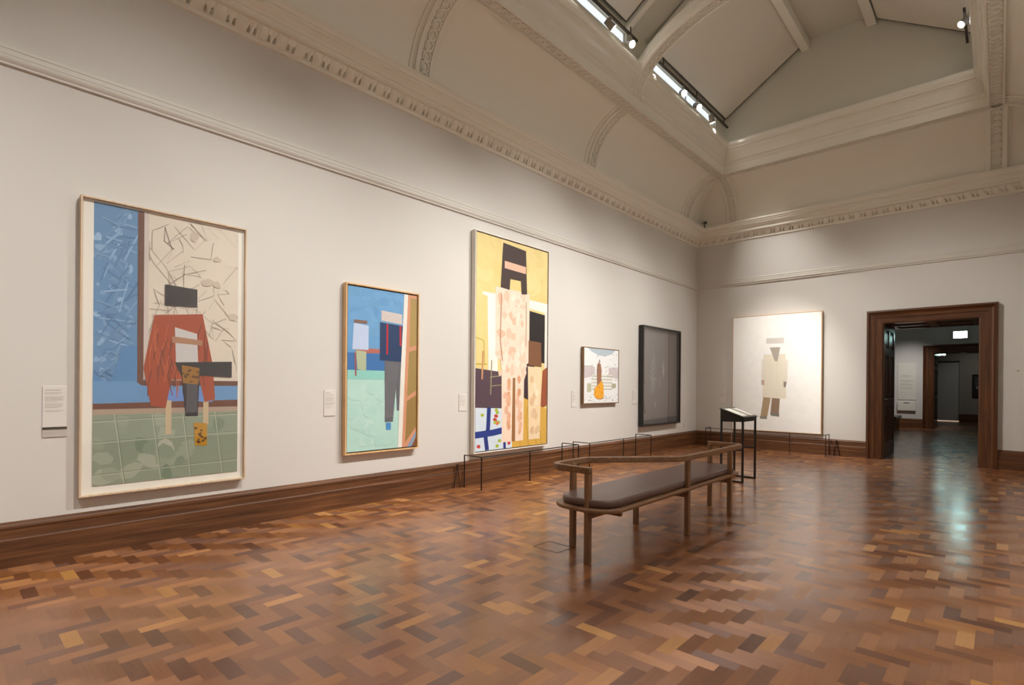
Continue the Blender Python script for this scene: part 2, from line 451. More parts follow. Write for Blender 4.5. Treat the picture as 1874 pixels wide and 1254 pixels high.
# ribs of the cove
RA, RB = 0.80, 0.86
def rib(mb, A, n, wd=0.13):
    """A = point on the wall line under the rib centre, n = inward normal"""
    A, nn = Vector(A), Vector(n); t = Vector((-nn.y, nn.x))
    N = 22; pr = []
    for i in range(N + 1):
        a = PI/2 * i / N
        pr.append((CD - RA*math.cos(a), CZ - 0.0 + RB*math.sin(a), CD - (CA + .01)*math.cos(a), CZ + (CB + .01)*math.sin(a)))
    def pt(d, z, s): p = A + nn*d + t*s; return (p.x, p.y, z)
    # stepped section across: (side offset, how far towards the room 0..1)
    sec = [(-wd - .05, 0), (-wd - .05, .35), (-wd - .02, .42), (-wd, .62), (-wd, 1), (-.072, 1), (-.070, .78), (.070, .78), (.072, 1), (wd, 1), (wd, .62), (wd + .02, .42), (wd + .05, .35), (wd + .05, 0)]
    vs = []
    for (d1, z1, d0, z0) in pr:
        for s, f in sec: vs.append(pt(d0 + (d1 - d0)*f, z0 + (z1 - z0)*f, s))
    k = len(sec)
    mb.add(vs, [(i*k+j, i*k+j+1, (i+1)*k+j+1, (i+1)*k+j) for i in range(N) for j in range(k-1)])
    # rings
    m = 400; L = 0; pts = []; prev = None; nxt = 0.09
    for i in range(m + 1):
        a = PI/2 * i / m
        q = (CD - (RA+.008)*math.cos(a), CZ + (RB+.006)*math.sin(a))
        if prev: L += math.hypot(q[0]-prev[0], q[1]-prev[1])
        prev = q
        if L >= nxt and a < PI/2 - 0.04:
            nxt += PITCH
            td, tz = RA*math.sin(a), RB*math.cos(a); l = math.hypot(td, tz); td /= l; tz /= l
            p = pt(q[0], q[1], 0)
            pts.append((p, (nn.x*td, nn.y*td, tz), (nn.x*tz, nn.y*tz, -td)))
    guilloche(mb, [p[0] for p in pts], [p[1] for p in pts], [p[2] for p in pts], PITCH, 0.056)
ribs_y = [YE - .90, 7.50, 3.94, 0.36, YF + .90]
mb = MB()
for y in ribs_y: rib(mb, (XL, y), (1, 0)); rib(mb, (XR, y), (-1, 0))
for x in (XL + .885, XR - .885): rib(mb, (x, YE), (0, -1)); rib(mb, (x, YF), (0, 1))
struct(mb.build('trim_7', M['trim']))

# arches thrown across the lantern
def arch(y):
    mb = MB(); cx, a, b, z0 = XM, (XR - XL)/2 - 1.02, 0.98, 5.93
    N = 44; wd = 0.14; inner, outer = [], []
    for i in range(N + 1):
        t = PI * i / N
        inner.append((cx - a*math.cos(t), z0 + b*math.sin(t)))
        outer.append((cx - (a + .17)*math.cos(t), z0 + (b + .17)*math.sin(t)))
    sec = [(-wd, 1), (-wd, .35), (-wd + .015, .3), (-wd + .015, .12), (-wd + .03, 0), (-.072, 0), (-.070, .11), (.070, .11), (.072, 0), (wd - .03, 0), (wd - .015, .12), (wd - .015, .3), (wd, .35), (wd, 1)]
    vs = []
    for p, q in zip(inner, outer):
        for s, f in sec: vs.append((p[0] + (q[0]-p[0])*f, y + s, p[1] + (q[1]-p[1])*f))
    k = len(sec)
    mb.add(vs, [(i*k+j, i*k+(j+1) % k, (i+1)*k+(j+1) % k, (i+1)*k+j) for i in range(N) for j in range(k)])
    L = 0; prev = None; nxt = 0.1; P, T, Q = [], [], []
    for i in range(1200):
        t = PI * i / 1200; q = (cx - (a+.012)*math.cos(t), z0 + (b+.012)*math.sin(t))
        if prev: L += math.hypot(q[0]-prev[0], q[1]-prev[1])
        prev = q
        if L >= nxt:
            nxt += PITCH
            tx, tz = a*math.sin(t), b*math.cos(t); l = math.hypot(tx, tz); tx /= l; tz /= l
            P.append((q[0], y, q[1])); T.append((tx, 0, tz)); Q.append((tz, 0, -tx))
    guilloche(mb, P, T, Q, PITCH, 0.056)
    return mb
struct(arch(7.50).build('trim_8', M['trim'])); struct(arch(3.94).build('trim_9', M['trim'])); struct(arch(0.36).build('trim_10', M['trim']))

# lantern: well sides with clerestory strips, roof slopes, flat top, gable ends
LX0, LX1, LY0, LY1 = XL + 1.0, XR - 1.0, YF + 1.0, YE - 1.0
EZ, RZ = 6.92, 7.90
RX0, RX1 = XM - 0.53, XM + 0.53
WZ0, WZ1 = 6.60, 6.80
strips = [(8.02, 10.62), (4.45, 7.16), (0.9, 3.5)]
for nm, xa, xb in (('wall_lantern_left', LX0 - .1, LX0), ('wall_lantern_right', LX1, LX1 + .1)):
    mb = MB(); mb.box((xa, LY0, 6.30), (xb, LY1, WZ0)); mb.box((xa, LY0, WZ1), (xb, LY1, EZ + .15))
    ys = sorted([LY0] + [v for s in strips for v in s] + [LY1])
    for i in range(0, len(ys), 2): mb.box((xa, ys[i], WZ0), (xb, ys[i+1], WZ1))
    struct(mb.build(nm, M['lantern']))
wi = 1
for xa in (LX0 - .06, LX1 + .06):
    for (a, b) in strips:
        mbf = MB(); m = (a + b)/2
        for (y0, y1) in ((a, a+.03), (m-.02, m+.02), (b-.03, b)): mbf.box((xa-.02, y0, WZ0), (xa+.02, y1, WZ1))
        mbf.box((xa-.02, a, WZ0), (xa+.02, b, WZ0+.015)); mbf.box((xa-.02, a, WZ1-.015), (xa+.02, b, WZ1))
        fr = struct(mbf.build('window_%d' % wi, M['trim'])); wi += 1
        mbp = MB(); mbp.box((xa-.006, a+.01, WZ0+.01), (xa+.006, b-.01, WZ1-.01)); mbp.build('pane', M['daylit'], fr)
for nm, yy in (('wall_gable_back', LY1), ('wall_gable_front', LY0 - .1)):
    mb = MB(); pts = [(LX0 - .1, 6.30), (LX1 + .1, 6.30), (LX1 + .1, EZ), (RX1, RZ + .05), (RX0, RZ + .05), (LX0 - .1, EZ)]
    vs = [(x, yy, z) for x, z in pts] + [(x, yy + .1, z) for x, z in pts]; n = 6
    mb.add(vs, [tuple(range(n)), tuple(range(2*n-1, n-1, -1))] + [(i, (i+1) % n, n+(i+1) % n, n+i) for i in range(n)])
    struct(mb.build(nm, M['lantern']))
mb = MB()
vs = []
for yy in (LY0, LY1):
    vs += [(LX0 - .1, yy, EZ), (RX0, yy, RZ), (RX1, yy, RZ), (LX1 + .1, yy, EZ), (LX0 - .1, yy, EZ + .1), (RX0, yy, RZ + .1), (RX1, yy, RZ + .1), (LX1 + .1, yy, EZ + .1)]
mb.add(vs, [(0,1,9,8),(1,2,10,9),(2,3,11,10),(4,12,13,5),(5,13,14,6),(6,14,15,7),(0,4,5,1),(1,5,6,2),(2,6,7,3),(8,9,13,12),(9,10,14,13),(10,11,15,14),(0,8,12,4),(3,7,15,11)])
struct(mb.build('ceiling_lantern', M['lantern']))
mb = MB()
for x in (RX0, RX1): mb.box((x - .07, LY0, RZ - .17), (x + .07, LY1, RZ - .002))
for y in (7.16, 7.84, 3.6, 4.28):
    for sx in (-1, 1):
        xo, xi = XM + sx * (XM - LX0), XM + sx * 0.53
        vs = []
        for yy in (y - .05, y + .05): vs += [(xo, yy, EZ - .10), (xi, yy, RZ - .10), (xi, yy, RZ), (xo, yy, EZ)]
        mb.add(vs, [(0,1,2,3),(7,6,5,4),(0,4,5,1),(1,5,6,2),(2,6,7,3),(3,7,4,0)])
struct(mb.build('trim_11', M['trim']))
# fabric blinds stretched below the roof slopes
bi = 0
side = {-1: 'left', 1: 'right'}; where = ['nearest the far gable', 'beyond the middle arch', 'nearest the camera']
for sx in (-1, 1):
    for q, (ya, yb) in enumerate(((7.95, 10.98), (4.4, 7.05), (0.8, 3.45))):
        mb = MB(); k = 0.68
        xo, zo = XM + sx * (XM - LX0 - .06), EZ - .07 + .04
        xi, zi = XM + sx * 0.62, RZ - .13
        vs = [(xo, ya, zo), (xi, ya, zi), (xi, yb, zi), (xo, yb, zo)] + [(xo, ya, zo+.02), (xi, ya, zi+.02), (xi, yb, zi+.02), (xo, yb, zo+.02)]
        mb.add(vs, [(0,3,2,1),(4,5,6,7),(0,1,5,4),(1,2,6,5),(2,3,7,6),(3,0,4,7)])
        b = thing('roof_blind', 'pale roof blind on the %s slope of the lantern, %s' % (side[sx], where[q]), 'blind', (0, 0, 0), 'roof blinds')
        mb.build('blind_fabric', M['blind'], b)
        mb = MB()
        for yy in (ya, yb - .012):
            vs = [(xo, yy, zo-.006), (xi, yy, zi-.006), (xi, yy+.012, zi-.006), (xo, yy+.012, zo-.006), (xo, yy, zo), (xi, yy, zi), (xi, yy+.012, zi), (xo, yy+.012, zo)]
            mb.add(vs, [(0,3,2,1),(4,5,6,7),(0,1,5,4),(1,2,6,5),(2,3,7,6),(3,0,4,7)])
        mb.box((xo - .006, ya, zo - .012), (xo + .006, yb, zo))
        mb.build('edge_gap_shade', M['dark_gap'], b)  # dark strips standing in for the shaded gap at the blind edges

# ------------------------------------------------------------------ skirting boards
SK = [(.06, 0), (.06, .199), (.058, .203), (.046, .206), (.043, .209), (.042, .272), (.047, .276), (.047, .288), (.040, .292), (.032, .296), (.028, .306), (.012, .312), (0, .320)]
SK = [(0, 0)] + SK
mb = MB(); mb.run((XL, YF), (XL, YE), (1, 0), SK); struct(mb.build('baseboard_left', M['skirt_y']))
mb = MB(); mb.run((XR, YE), (XR, YF), (-1, 0), SK); struct(mb.build('baseboard_right', M['skirt_y']))
mb = MB(); mb.run((XL, YE), (-1.91, YE), (0, -1), SK, 1, 0); mb.run((-.04, YE), (XR, YE), (0, -1), SK, 0, 1); struct(mb.build('baseboard_back', M['skirt_x']))
mb = MB(); mb.run((XR, YF), (XL, YF), (0, 1), SK); struct(mb.build('baseboard_front', M['skirt_x']))
mb = MB(); mb.run((X2L, Y2B), (-1.95, Y2B), (0, -1), SK, 0, 0); mb.run((-.04, Y2B), (X2R, Y2B), (0, -1), SK, 0, 0); struct(mb.build('baseboard_beyond', M['skirt_x']))
mb = MB(); mb.run((-1.27, Y3), (X2R, Y3), (0, -1), SK, 0, 0); struct(mb.build('baseboard_far', M['skirt_x']))

# ------------------------------------------------------------------ doorways
def doorway(name, xo0, xi0, xi1, xo1, zo, zi, y, depth):
    root = bpy.data.objects.new(name, None); C.objects.link(root); root.location = (xi0, y, 0); struct(root)
    W = xi0 - xo0
    cs = [(0, 0), (0, -.085), (.03, -.09), (.045, -.075), (.06, -.06), (.085, -.05), (.13, -.046), (.135, -.036), (.15, -.034), (W - .02, -.032), (W, -.026), (W, .0)]
    def P(x, z): return (x - xi0, z)
    mb = MB()   # left upright, right upright, head; mitred at the corners
    k = len(cs)
    def leg(sx, xo):
        vs = []
        for (a, d) in cs: vs.append((xo + sx*a - xi0, d, 0))
        for (a, d) in cs: vs.append((xo + sx*a - xi0, d, zo - a))
        m = MB(); m.add(vs, [(i, i+1, k+i+1, k+i) for i in range(k-1)] + [tuple(range(k))]); return m
    leg(1, xo0).build('upright', M['door_z'], root); leg(-1, xo1).build('upright', M['door_z'], root)
    vs = []
    for (a, d) in cs: vs.append((xo0 + a - xi0, d, zo - a))
    for (a, d) in cs: vs.append((xo1 - a - xi0, d, zo - a))
    m = MB(); m.add(vs, [(i, i+1, k+i+1, k+i) for i in range(k-1)]); m.build('head', M['door_x'], root)
    # panelled linings of the deep opening
    w = xi1 - xi0
    for sx, x in ((1, 0), (-1, w)):
        m = MB(); m.box((x - sx*.018, 0, 0), (x, depth, zi))
        t = .022
        for ya, yb in ((0, .14), (depth/2 - .07, depth/2 + .07), (depth - .14, depth)): m.box((x, ya, 0), (x + sx*t, yb, zi))
        for za, zb in ((0, .30), (.98, 1.14), (1.98, 2.12), (zi - .12, zi)):
            for ya, yb in ((.14, depth/2 - .07), (depth/2 + .07, depth - .14)): m.box((x, ya, za), (x + sx*t, yb, zb))
        for za, zb in ((.36, .92), (1.20, 1.92), (2.18, zi - .18)):
            for ya, yb in ((.19, depth/2 - .12), (depth/2 + .12, depth - .19)): m.box((x, ya, za), (x + sx*.012, yb, zb))
        m.build('lining', M['door_z'], root, bevel=.004, seg=1)
    m = MB(); m.box((-.018, 0, zi), (w + .018, depth, zi + .018))
    for ya, yb in ((0, .14), (depth/2 - .07, depth/2 + .07), (depth - .14, depth)): m.box((0, ya, zi - .022), (w, yb, zi))
    for xa, xb in ((0, .12), (w/2 - .07, w/2 + .07), (w - .12, w)):
        for ya, yb in ((.14, depth/2 - .07), (depth/2 + .07, depth - .14)): m.box((xa, ya, zi - .022), (xb, yb, zi))
    m.build('soffit', M['door_x'], root, bevel=.004, seg=1)
    return root
doorway('door_1', -1.912, DX0, DX1, -.038, 2.81, DZ, YE, Y2 - YE)
doorway('door_2', -1.952, -1.70 + .02, DX1, -.038, 2.81, DZ, Y2B, Y2C - Y2B)
# threshold glow below the shutter in the far recess
mb = MB(); mb.box((-2.4, Y3 + .12, 0.002), (-1.27, Y3 + .14, 0.03)); tag(mb.build('light_gap', M['lightgap']), 'thin orange line of light under the shutter in the farthest room', 'light')
sh = thing('shutter', 'plain grey shutter closing the recess at the end of the farthest room', 'shutter', (-1.835, Y3 + .06, 0))
mb = MB(); mb.box((-.562, -.02, .035), (.562, .02, 2.44)); mb.build('shutter_panel', M['wall2'], sh)
mb = MB(); mb.box((-.562, -.04, 2.44), (.562, .03, 2.495)); mb.build('shutter_box', M['dark_gap'], sh)

# ------------------------------------------------------------------ framed works
def frame_on_left(name, label, y0, y1, z0, z1, D, fw, mat, depth_in=.02, cat='painting'):
    """frame hung on the left wall; local x = along the wall (+y), local z up, local -y into the room"""
    t = thing(name, label, cat, (XL, y0, z0), 'framed works on the long wall')
    t.rotation_euler[2] = PI/2
    return build_frame(t, y1 - y0, z1 - z0, D, fw, mat)
def build_frame(t, W, Hh, D, fw, mat, back=True):
    # local frame: x along, z up, y = -D at the front face (into the room), 0 at the wall
    m = MB()
    prof_pts = [(0, 0), (W, 0), (W, Hh), (0, Hh)]
    m.box((0, -D, 0), (fw, -.012, Hh)); m.box((W - fw, -D, 0), (W, -.012, Hh))
    m.box((fw, -D, 0), (W - fw, -.012, fw)); m.box((fw, -D, Hh - fw), (W - fw, -.012, Hh))
    m.build('frame', mat, t, bevel=.0015, seg=1)
    m = MB(); m.box((fw, -.014, fw), (W - fw, -.012, Hh - fw)); m.build('backing_board', M['card'], t)
    return t
class Art:
    """flat picture: polygons laid over one another in fractional coordinates (u right, v up)"""
    def __init__(self, x0, z0, W, Hh, y, bg):
        self.m = MB(); self.x0, self.z0, self.W, self.H, self.y = x0, z0, W, Hh, y; self.k = 0
        self.poly([(0, 0), (1, 0), (1, 1), (0, 1)], bg)
    def poly(self, pts, col):
        self.k += 1
        vs = [(self.x0 + self.W*min(1, max(0, u)), self.y - 2.5e-5*self.k, self.z0 + self.H*min(1, max(0, v))) for u, v in pts]
        self.m.add(vs, [tuple(range(len(vs)))], s2l(col)); return self
    def line(self, pts, w, col):
        """w in metres"""
        self.k += 1
        P = [Vector((u*self.W, v*self.H)) for u, v in pts]
        vs = []
        for i, p in enumerate(P):
            a = P[max(0, i-1)]; b = P[min(len(P)-1, i+1)]; d = (b - a).normalized(); s = Vector((-d.y, d.x))
            for sg in (1, -1):
                q = p + s*w/2*sg; vs.append((self.x0 + min(self.W, max(0, q.x)), self.y - 2.5e-5*self.k, self.z0 + min(self.H, max(0, q.y))))
        self.m.add(vs, [(2*i, 2*i+1, 2*i+3, 2*i+2) for i in range(len(P)-1)], s2l(col)); return self
    def blob(self, u, v, ru, rv, col, n=18, jit=0.0, rot=0):
        pts = []
        for i in range(n):
            a = 2*PI*i/n; r = 1 + random.uniform(-jit, jit)
            x, y = ru*math.cos(a)*r, rv*math.sin(a)*r*self.H/self.W
            pts.append((u + x*math.cos(rot) - y*math.sin(rot), v + (x*math.sin(rot) + y*math.cos(rot))*self.W/self.H))
        return self.poly(pts, col)
    def build(self, name, parent, mat=None):
        # faces must look towards -y (out of the wall)
        m = self.m
        for i, f in enumerate(m.f):
            a, b, c = (Vector(m.v[f[j]]) for j in (0, 1, 2))
            nrm = Vector((0, 0, 0))
            for j in range(len(f)):
                p, q = Vector(m.v[f[j]]), Vector(m.v[f[(j+1) % len(f)]]); nrm += p.cross(q)
            if nrm.y > 0: m.f[i] = tuple(reversed(f))
        return m.build(name, mat or M['paint'], parent, layer=True)

def mixc(a, b, t): return tuple(a[i] + (b[i]-a[i])*t for i in range(3))

# --- work 1: large framed work on paper, blue / cream / green with a rust-coloured drapery (a plain stand-in)
Y0, Y1, Z0, Z1, D = .752, 1.965, .446, 2.783, .08
t = frame_on_left('framed_print', 'pale ash frame around a print of rust, blue, cream and green areas', Y0, Y1, Z0, Z1, D, .014, M['ash'], cat='picture')
m = MB(); m.box((.014, -.045, .014), (Y1-Y0-.014, -.041, Z1-Z0-.014)); m.build('mount', M['mat'], t)
A = Art(.085, .075, 1.065, 2.235, -.0455, (226, 214, 196))
rnd = random.Random(3)
A.poly([(0, .29), (.27, .29), (.27, 1), (0, 1)], (104, 148, 190))
for i in range(60):   # soft leaf-shaped patches on the blue side
    u, v = rnd.uniform(.0, .24), rnd.uniform(.33, .98)
    A.blob(u, v, rnd.uniform(.012, .04), rnd.uniform(.005, .012), mixc((82, 124, 168), (160, 194, 224), rnd.random()), 8, .2, rnd.uniform(.2, 2.6))
for i in range(90):
    u, v = rnd.uniform(.0, .2), rnd.uniform(.38, .97); a = rnd.uniform(-.6, 1.2); l = rnd.uniform(.05, .16)
    A.line([(u, v), (u + l*math.cos(a)*.6, v + l*math.sin(a)*.5), (u + l*math.cos(a), v + l*math.sin(a)*.8)], rnd.uniform(.006, .016), mixc((80, 124, 168), (152, 188, 220), rnd.random()))
A.poly([(.0, .29), (.27, .29), (.33, .36), (.27, .5), (.18, .5), (.1, .36), (0, .4)], (90, 142, 192))
A.poly([(.27, .36), (.30, .355), (1, .355), (1, .375), (.31, .375), (.31, 1), (.27, 1)], (110, 72, 56))
A.poly([(.31, .375), (.34, .39), (.34, 1), (.31, 1)], (212, 198, 190))
A.poly([(0, .29), (1, .29), (1, .355), (.3, .355), (.26, .37), (0, .37)], (108, 156, 202))
A.poly([(0, .268), (1, .268), (1, .298), (0, .290)], (112, 68, 50))
A.poly([(0, .25), (1, .25), (1, .27), (0, .27)], (178, 158, 138))
# broken lines over the cream panel
for i in range(44):
    u, v = rnd.uniform(.36, .98), rnd.uniform(.42, .98); pts = [(u, v)]
    for q in range(rnd.randint(2, 4)):
        u = min(.99, max(.345, u + rnd.uniform(-.16, .16))); v = min(.99, max(.39, v + rnd.uniform(-.08, .08))); pts.append((u, v))
    A.line(pts, rnd.choice((.003, .004, .006)), mixc((150, 136, 122), (196, 182, 166), rnd.random()))
for i in range(9): A.blob(rnd.uniform(.45, .97), rnd.uniform(.45, .95), rnd.uniform(.02, .06), rnd.uniform(.01, .03), (206, 190, 172), 9, .3)
# green tiled ground
A.poly([(0, 0), (1, 0), (1, .25), (0, .25)], (146, 158, 136))
for i in range(24): A.blob(rnd.uniform(0, 1), rnd.uniform(.01, .23), rnd.uniform(.04, .12), rnd.uniform(.012, .035), mixc((120, 140, 116), (190, 192, 172), rnd.random()), 7, .3, rnd.uniform(0, 3))
for v in (.035, .15, .225): A.line([(0, v), (.5, v + .008), (1, v + .012)], .007, (184, 190, 168)); A.line([(0, v + .005), (1, v + .017)], .003, (104, 118, 98))
for u in (.13, .37, .58, .82): A.line([(u + .06, 0), (u, .25)], .007, (184, 190, 168)); A.line([(u + .067, 0), (u + .007, .25)], .003, (104, 118, 98))
# overlapping blocks of rust, black, white and gold (plain stand-in composition)
A.poly([(.46, .34), (.50, .34), (.50, .17), (.46, .17)], (206, 184, 148)); A.poly([(.73, .36), (.77, .36), (.77, .20), (.73, .20)], (206, 184, 148))
A.poly([(.42, .30), (.80, .29), (.80, .335), (.42, .34)], (112, 150, 214))
A.poly([(.38, .62), (.72, .64), (.80, .44), (.82, .30), (.74, .29), (.70, .38), (.50, .38), (.46, .27), (.36, .28), (.31, .42)], (168, 74, 40))
for i in range(44):
    u = rnd.uniform(.36, .76); v = rnd.uniform(.40, .60)
    A.line([(u, v), (u + rnd.uniform(-.03, .0), v - .05), (u + rnd.uniform(-.04, .02), v - .10)], .006, rnd.choice(((96, 44, 34), (196, 96, 56), (120, 56, 40))))
A.poly([(.45, .74), (.68, .735), (.68, .665), (.45, .66)], (44, 38, 38));
A.poly([(.52, .58), (.68, .56), (.69, .44), (.53, .44)], (206, 203, 200)); A.poly([(.50, .545), (.72, .535), (.72, .515), (.50, .52)], (176, 128, 96))
A.poly([(.52, .445), (.95, .455), (.95, .39), (.70, .395), (.69, .235), (.60, .235), (.57, .39)], (44, 42, 46))
for i in range(16): A.line([(.60 + .005*i, .42), (.61 + .005*i, .33), (.605 + .005*i, .25)], .003, (104, 104, 110))
A.poly([(.57, .435), (.70, .425), (.69, .36), (.58, .365)], (158, 110, 36)); A.poly([(.66, .21), (.76, .205), (.76, .115), (.67, .12)], (192, 142, 34))
for i in range(30): A.blob(rnd.uniform(.58, .69) if i % 2 else rnd.uniform(.67, .75), rnd.uniform(.37, .42) if i % 2 else rnd.uniform(.13, .2), .012, .004, (96, 64, 30), 6, .3)
A.build('print', t, M['print'])
m = MB(); m.box((.012, -.066, .012), (Y1-Y0-.012, -.063, Z1-Z0-.012)); m.build('glazing', M['glass'], t)

# --- work 2: blue over mint with ochre panels, honey frame
Y0, Y1, Z0, Z1, D = 2.983, 3.958, .567, 2.443, .08
t = frame_on_left('framed_painting', 'painting of flat blue over mint green in a honey-coloured oak frame', Y0, Y1, Z0, Z1, D, .016, M['oak'])
m = MB(); m.box((.016, -.052, .016), (Y1-Y0-.016, -.050, Z1-Z0-.016)); m.build('shadow_gap', M['dark_gap'], t)
W_, H_ = Y1-Y0-.06, Z1-Z0-.06
m = MB(); m.box((.03, -.064, .03), (.03+W_, -.052, .03+H_)); m.build('canvas_edge', M['mat'], t)
A = Art(.03, .03, W_, H_, -.0645, (176, 214, 202))
rnd = random.Random(5)
A.poly([(0, .50), (1, .50), (1, 1), (0, 1)], (106, 158, 200))
for i in range(60): A.blob(rnd.uniform(0, .8), rnd.uniform(.55, .98), rnd.uniform(.04, .14), rnd.uniform(.015, .05), mixc((98, 152, 200), (112, 164, 208), rnd.random()), 14, .2)
A.poly([(0, .495), (.8, .495), (.8, .60), (.0, .60)], (60, 112, 170))
A.poly([(0, .44), (.8, .44), (.8, .495), (0, .495)], (140, 202, 190))
for i in range(30): A.blob(rnd.uniform(0, .7), rnd.uniform(.03, .42), rnd.uniform(.05, .13), rnd.uniform(.02, .06), mixc((170, 211, 199), (190, 219, 209), rnd.random()), 14, .2)
A.poly([(.30, .63), (.46, .63), (.46, .605), (.10, .595), (.10, .61), (.14, .63)], (178, 104, 92)); A.line([(.10, .60), (.11, .46)], .02, (150, 84, 86))
A.poly([(.06, .62), (.08, .78), (.28, .77), (.28, .62)], (186, 202, 228))
A.poly([(.08, .80), (.26, .80), (.26, .78), (.08, .78)], (128, 98, 84))
A.poly([(.11, .615), (.25, .61), (.25, .49), (.13, .50)], (172, 184, 152))
A.poly([(.44, .80), (.79, .79), (.78, .555), (.44, .56)], (34, 58, 96))
A.poly([(.46, .875), (.77, .865), (.77, .80), (.46, .81)], (204, 194, 188))
A.poly([(.535, .795), (.56, .795), (.56, .60), (.535, .60)], (182, 42, 52)); A.poly([(.73, .79), (.755, .79), (.76, .66), (.735, .66)], (182, 42, 52))
A.poly([(.51, .56), (.78, .555), (.75, .24), (.70, .24), (.68, .38), (.64, .17), (.52, .17)], (98, 98, 104))
for i in range(12): A.line([(.53 + .017*i, .55), (.535 + .009*i, .2)], .003, (122, 120, 122))
A.poly([(.54, .165), (.61, .165), (.61, .12), (.54, .12)], (74, 138, 196))
A.poly([(.80, 1), (.86, 1), (.79, 0), (.715, 0), (.75, .45)], (226, 224, 214))
A.poly([(.86, 1), (1, 1), (1, 0), (.78, 0), (.82, .5)], (206, 146, 112))
A.poly([(.90, .98), (1, .98), (1, .67), (.885, .655)], (168, 142, 84)); A.poly([(.88, .625), (1, .64), (1, .37), (.855, .33)], (158, 132, 76))
A.poly([(.85, .30), (1, .34), (1, .13), (.83, .03)], (150, 122, 66)); A.poly([(.93, 0), (1, 0), (1, .06)], (122, 82, 52)); A.poly([(.86, 0), (.93, 0), (1, .07), (1, .10)], (128, 152, 178))
A.build('canvas', t)

# --- work 3: very tall yellow / peach canvas in a white box frame
Y0, Y1, Z0, Z1, D = 4.868, 6.438, .413, 3.436, .09
t = frame_on_left('framed_painting', 'tallest painting, yellow ground with peach upright forms, in a thin white box frame', Y0, Y1, Z0, Z1, D, .014, M['white_frame'])
W_, H_ = Y1-Y0-.056, Z1-Z0-.056
m = MB(); m.box((.028, -.078, .028), (.028+W_, -.05, .028+H_)); m.build('canvas_edge', M['dark_gap'], t)
A = Art(.028, .028, W_, H_, -.0785, (224, 204, 136))
rnd = random.Random(8)
for i in range(60): A.blob(rnd.uniform(0, 1), rnd.uniform(.68, 1), rnd.uniform(.05, .14), rnd.uniform(.02, .05), mixc((222, 200, 130), (230, 210, 146), rnd.random()), 14, .2)
A.poly([(.08, .72), (1, .68), (1, .73), (.7, .735), (.08, .735)], (236, 232, 222))
A.poly([(.16, .36), (.28, .36), (.28, .72), (.14, .72)], (236, 232, 222))
A.poly([(.72, .68), (.96, .67), (.96, .42), (.70, .42)], (34, 28, 28)); A.poly([(.96, .36), (1, .36), (1, .68), (.96, .68)], (232, 226, 214))
A.poly([(0, .19), (.5, .19), (.5, .36), (0, .38)], (84, 64, 74)); A.poly([(.6, .2), (.8, .22), (.8, .44), (.6, .44)], (60, 42, 50))
A.poly([(.9, .18), (1, .2), (1, .40), (.93, .38)], (150, 80, 52))
A.poly([(.45, 0), (1, 0), (1, .18), (.6, .25), (.45, .2)], (210, 166, 72))
for u in (.60, .72, .84, .92): A.line([(u, 0), (u - .04, .12), (u - .02, .2)], .006, (120, 84, 44))
A.poly([(0, 0), (.48, 0), (.49, .19), (0, .20)], (206, 218, 228))
A.line([(.17, .2), (.16, .1), (.13, .06), (.15, 0)], .075, (34, 52, 122)); A.line([(0, .075), (.22, .08), (.48, .095)], .09, (34, 56, 132)); A.line([(.37, .19), (.38, .0)], .05, (32, 50, 120))
for i in range(18): A.blob(rnd.choice((.07, .24, .28, .43)) + rnd.uniform(-.03, .03), rnd.choice((.02, .13, .17)) + rnd.uniform(-.015, .02), .022, .008, rnd.choice(((162, 178, 48), (214, 112, 66), (162, 178, 48), (190, 62, 60))), 10, .1)
# slatted chair shape on the left
A.line([(.0, .52), (.10, .51), (.11, .40)], .012, (196, 170, 66)); A.line([(0, .40), (.14, .40)], .016, (190, 166, 66)); A.line([(.09, .46), (.08, .33)], .03, (196, 146, 104)); A.line([(.20, .42), (.19, .26)], .02, (150, 140, 104)); A.line([(.18, .34), (.34, .35)], .015, (150, 140, 104)); A.line([(.2, .30), (.34, .305)], .013, (150, 140, 104))
# upright brush-stroked bands in peach under a dark brown block (plain stand-in composition)
A.poly([(.24, .77), (.72, .765), (.72, .42), (.65, .40), (.64, .03), (.34, .03), (.33, .42), (.25, .44)], (240, 212, 190))
A.poly([(.485, .34), (.52, .34), (.525, .03), (.475, .03)], (150, 104, 62))
for i in range(60): A.blob(rnd.uniform(.30, .66), rnd.uniform(.36, .75), rnd.uniform(.02, .06), rnd.uniform(.012, .035), mixc((222, 184, 156), (246, 226, 208), rnd.random()), 9, .25)
for i in range(26): A.blob(rnd.choice((.41, .58)) + rnd.uniform(-.03, .03), rnd.uniform(.06, .34), .025, .02, mixc((206, 144, 106), (232, 194, 166), rnd.random()), 9, .25)
A.line([(.32, .74), (.31, .52), (.34, .42)], .018, (186, 132, 104)); A.line([(.67, .72), (.67, .5)], .014, (196, 146, 118))
A.poly([(.34, .985), (.66, .975), (.68, .76), (.60, .755), (.59, .82), (.44, .82), (.43, .765), (.31, .77)], (66, 50, 46))
A.poly([(.36, .90), (.66, .895), (.66, .86), (.36, .865)], (226, 182, 156))
A.poly([(.70, .40), (.91, .395), (.89, .03), (.72, .03)], (232, 208, 168))
for i in range(20): A.blob(rnd.uniform(.73, .87), rnd.uniform(.06, .36), .03, .02, mixc((214, 178, 136), (242, 226, 196), rnd.random()), 9, .2)
A.poly([(.71, .53), (.90, .525), (.91, .40), (.71, .405)], (122, 82, 54));
A.build('canvas', t)

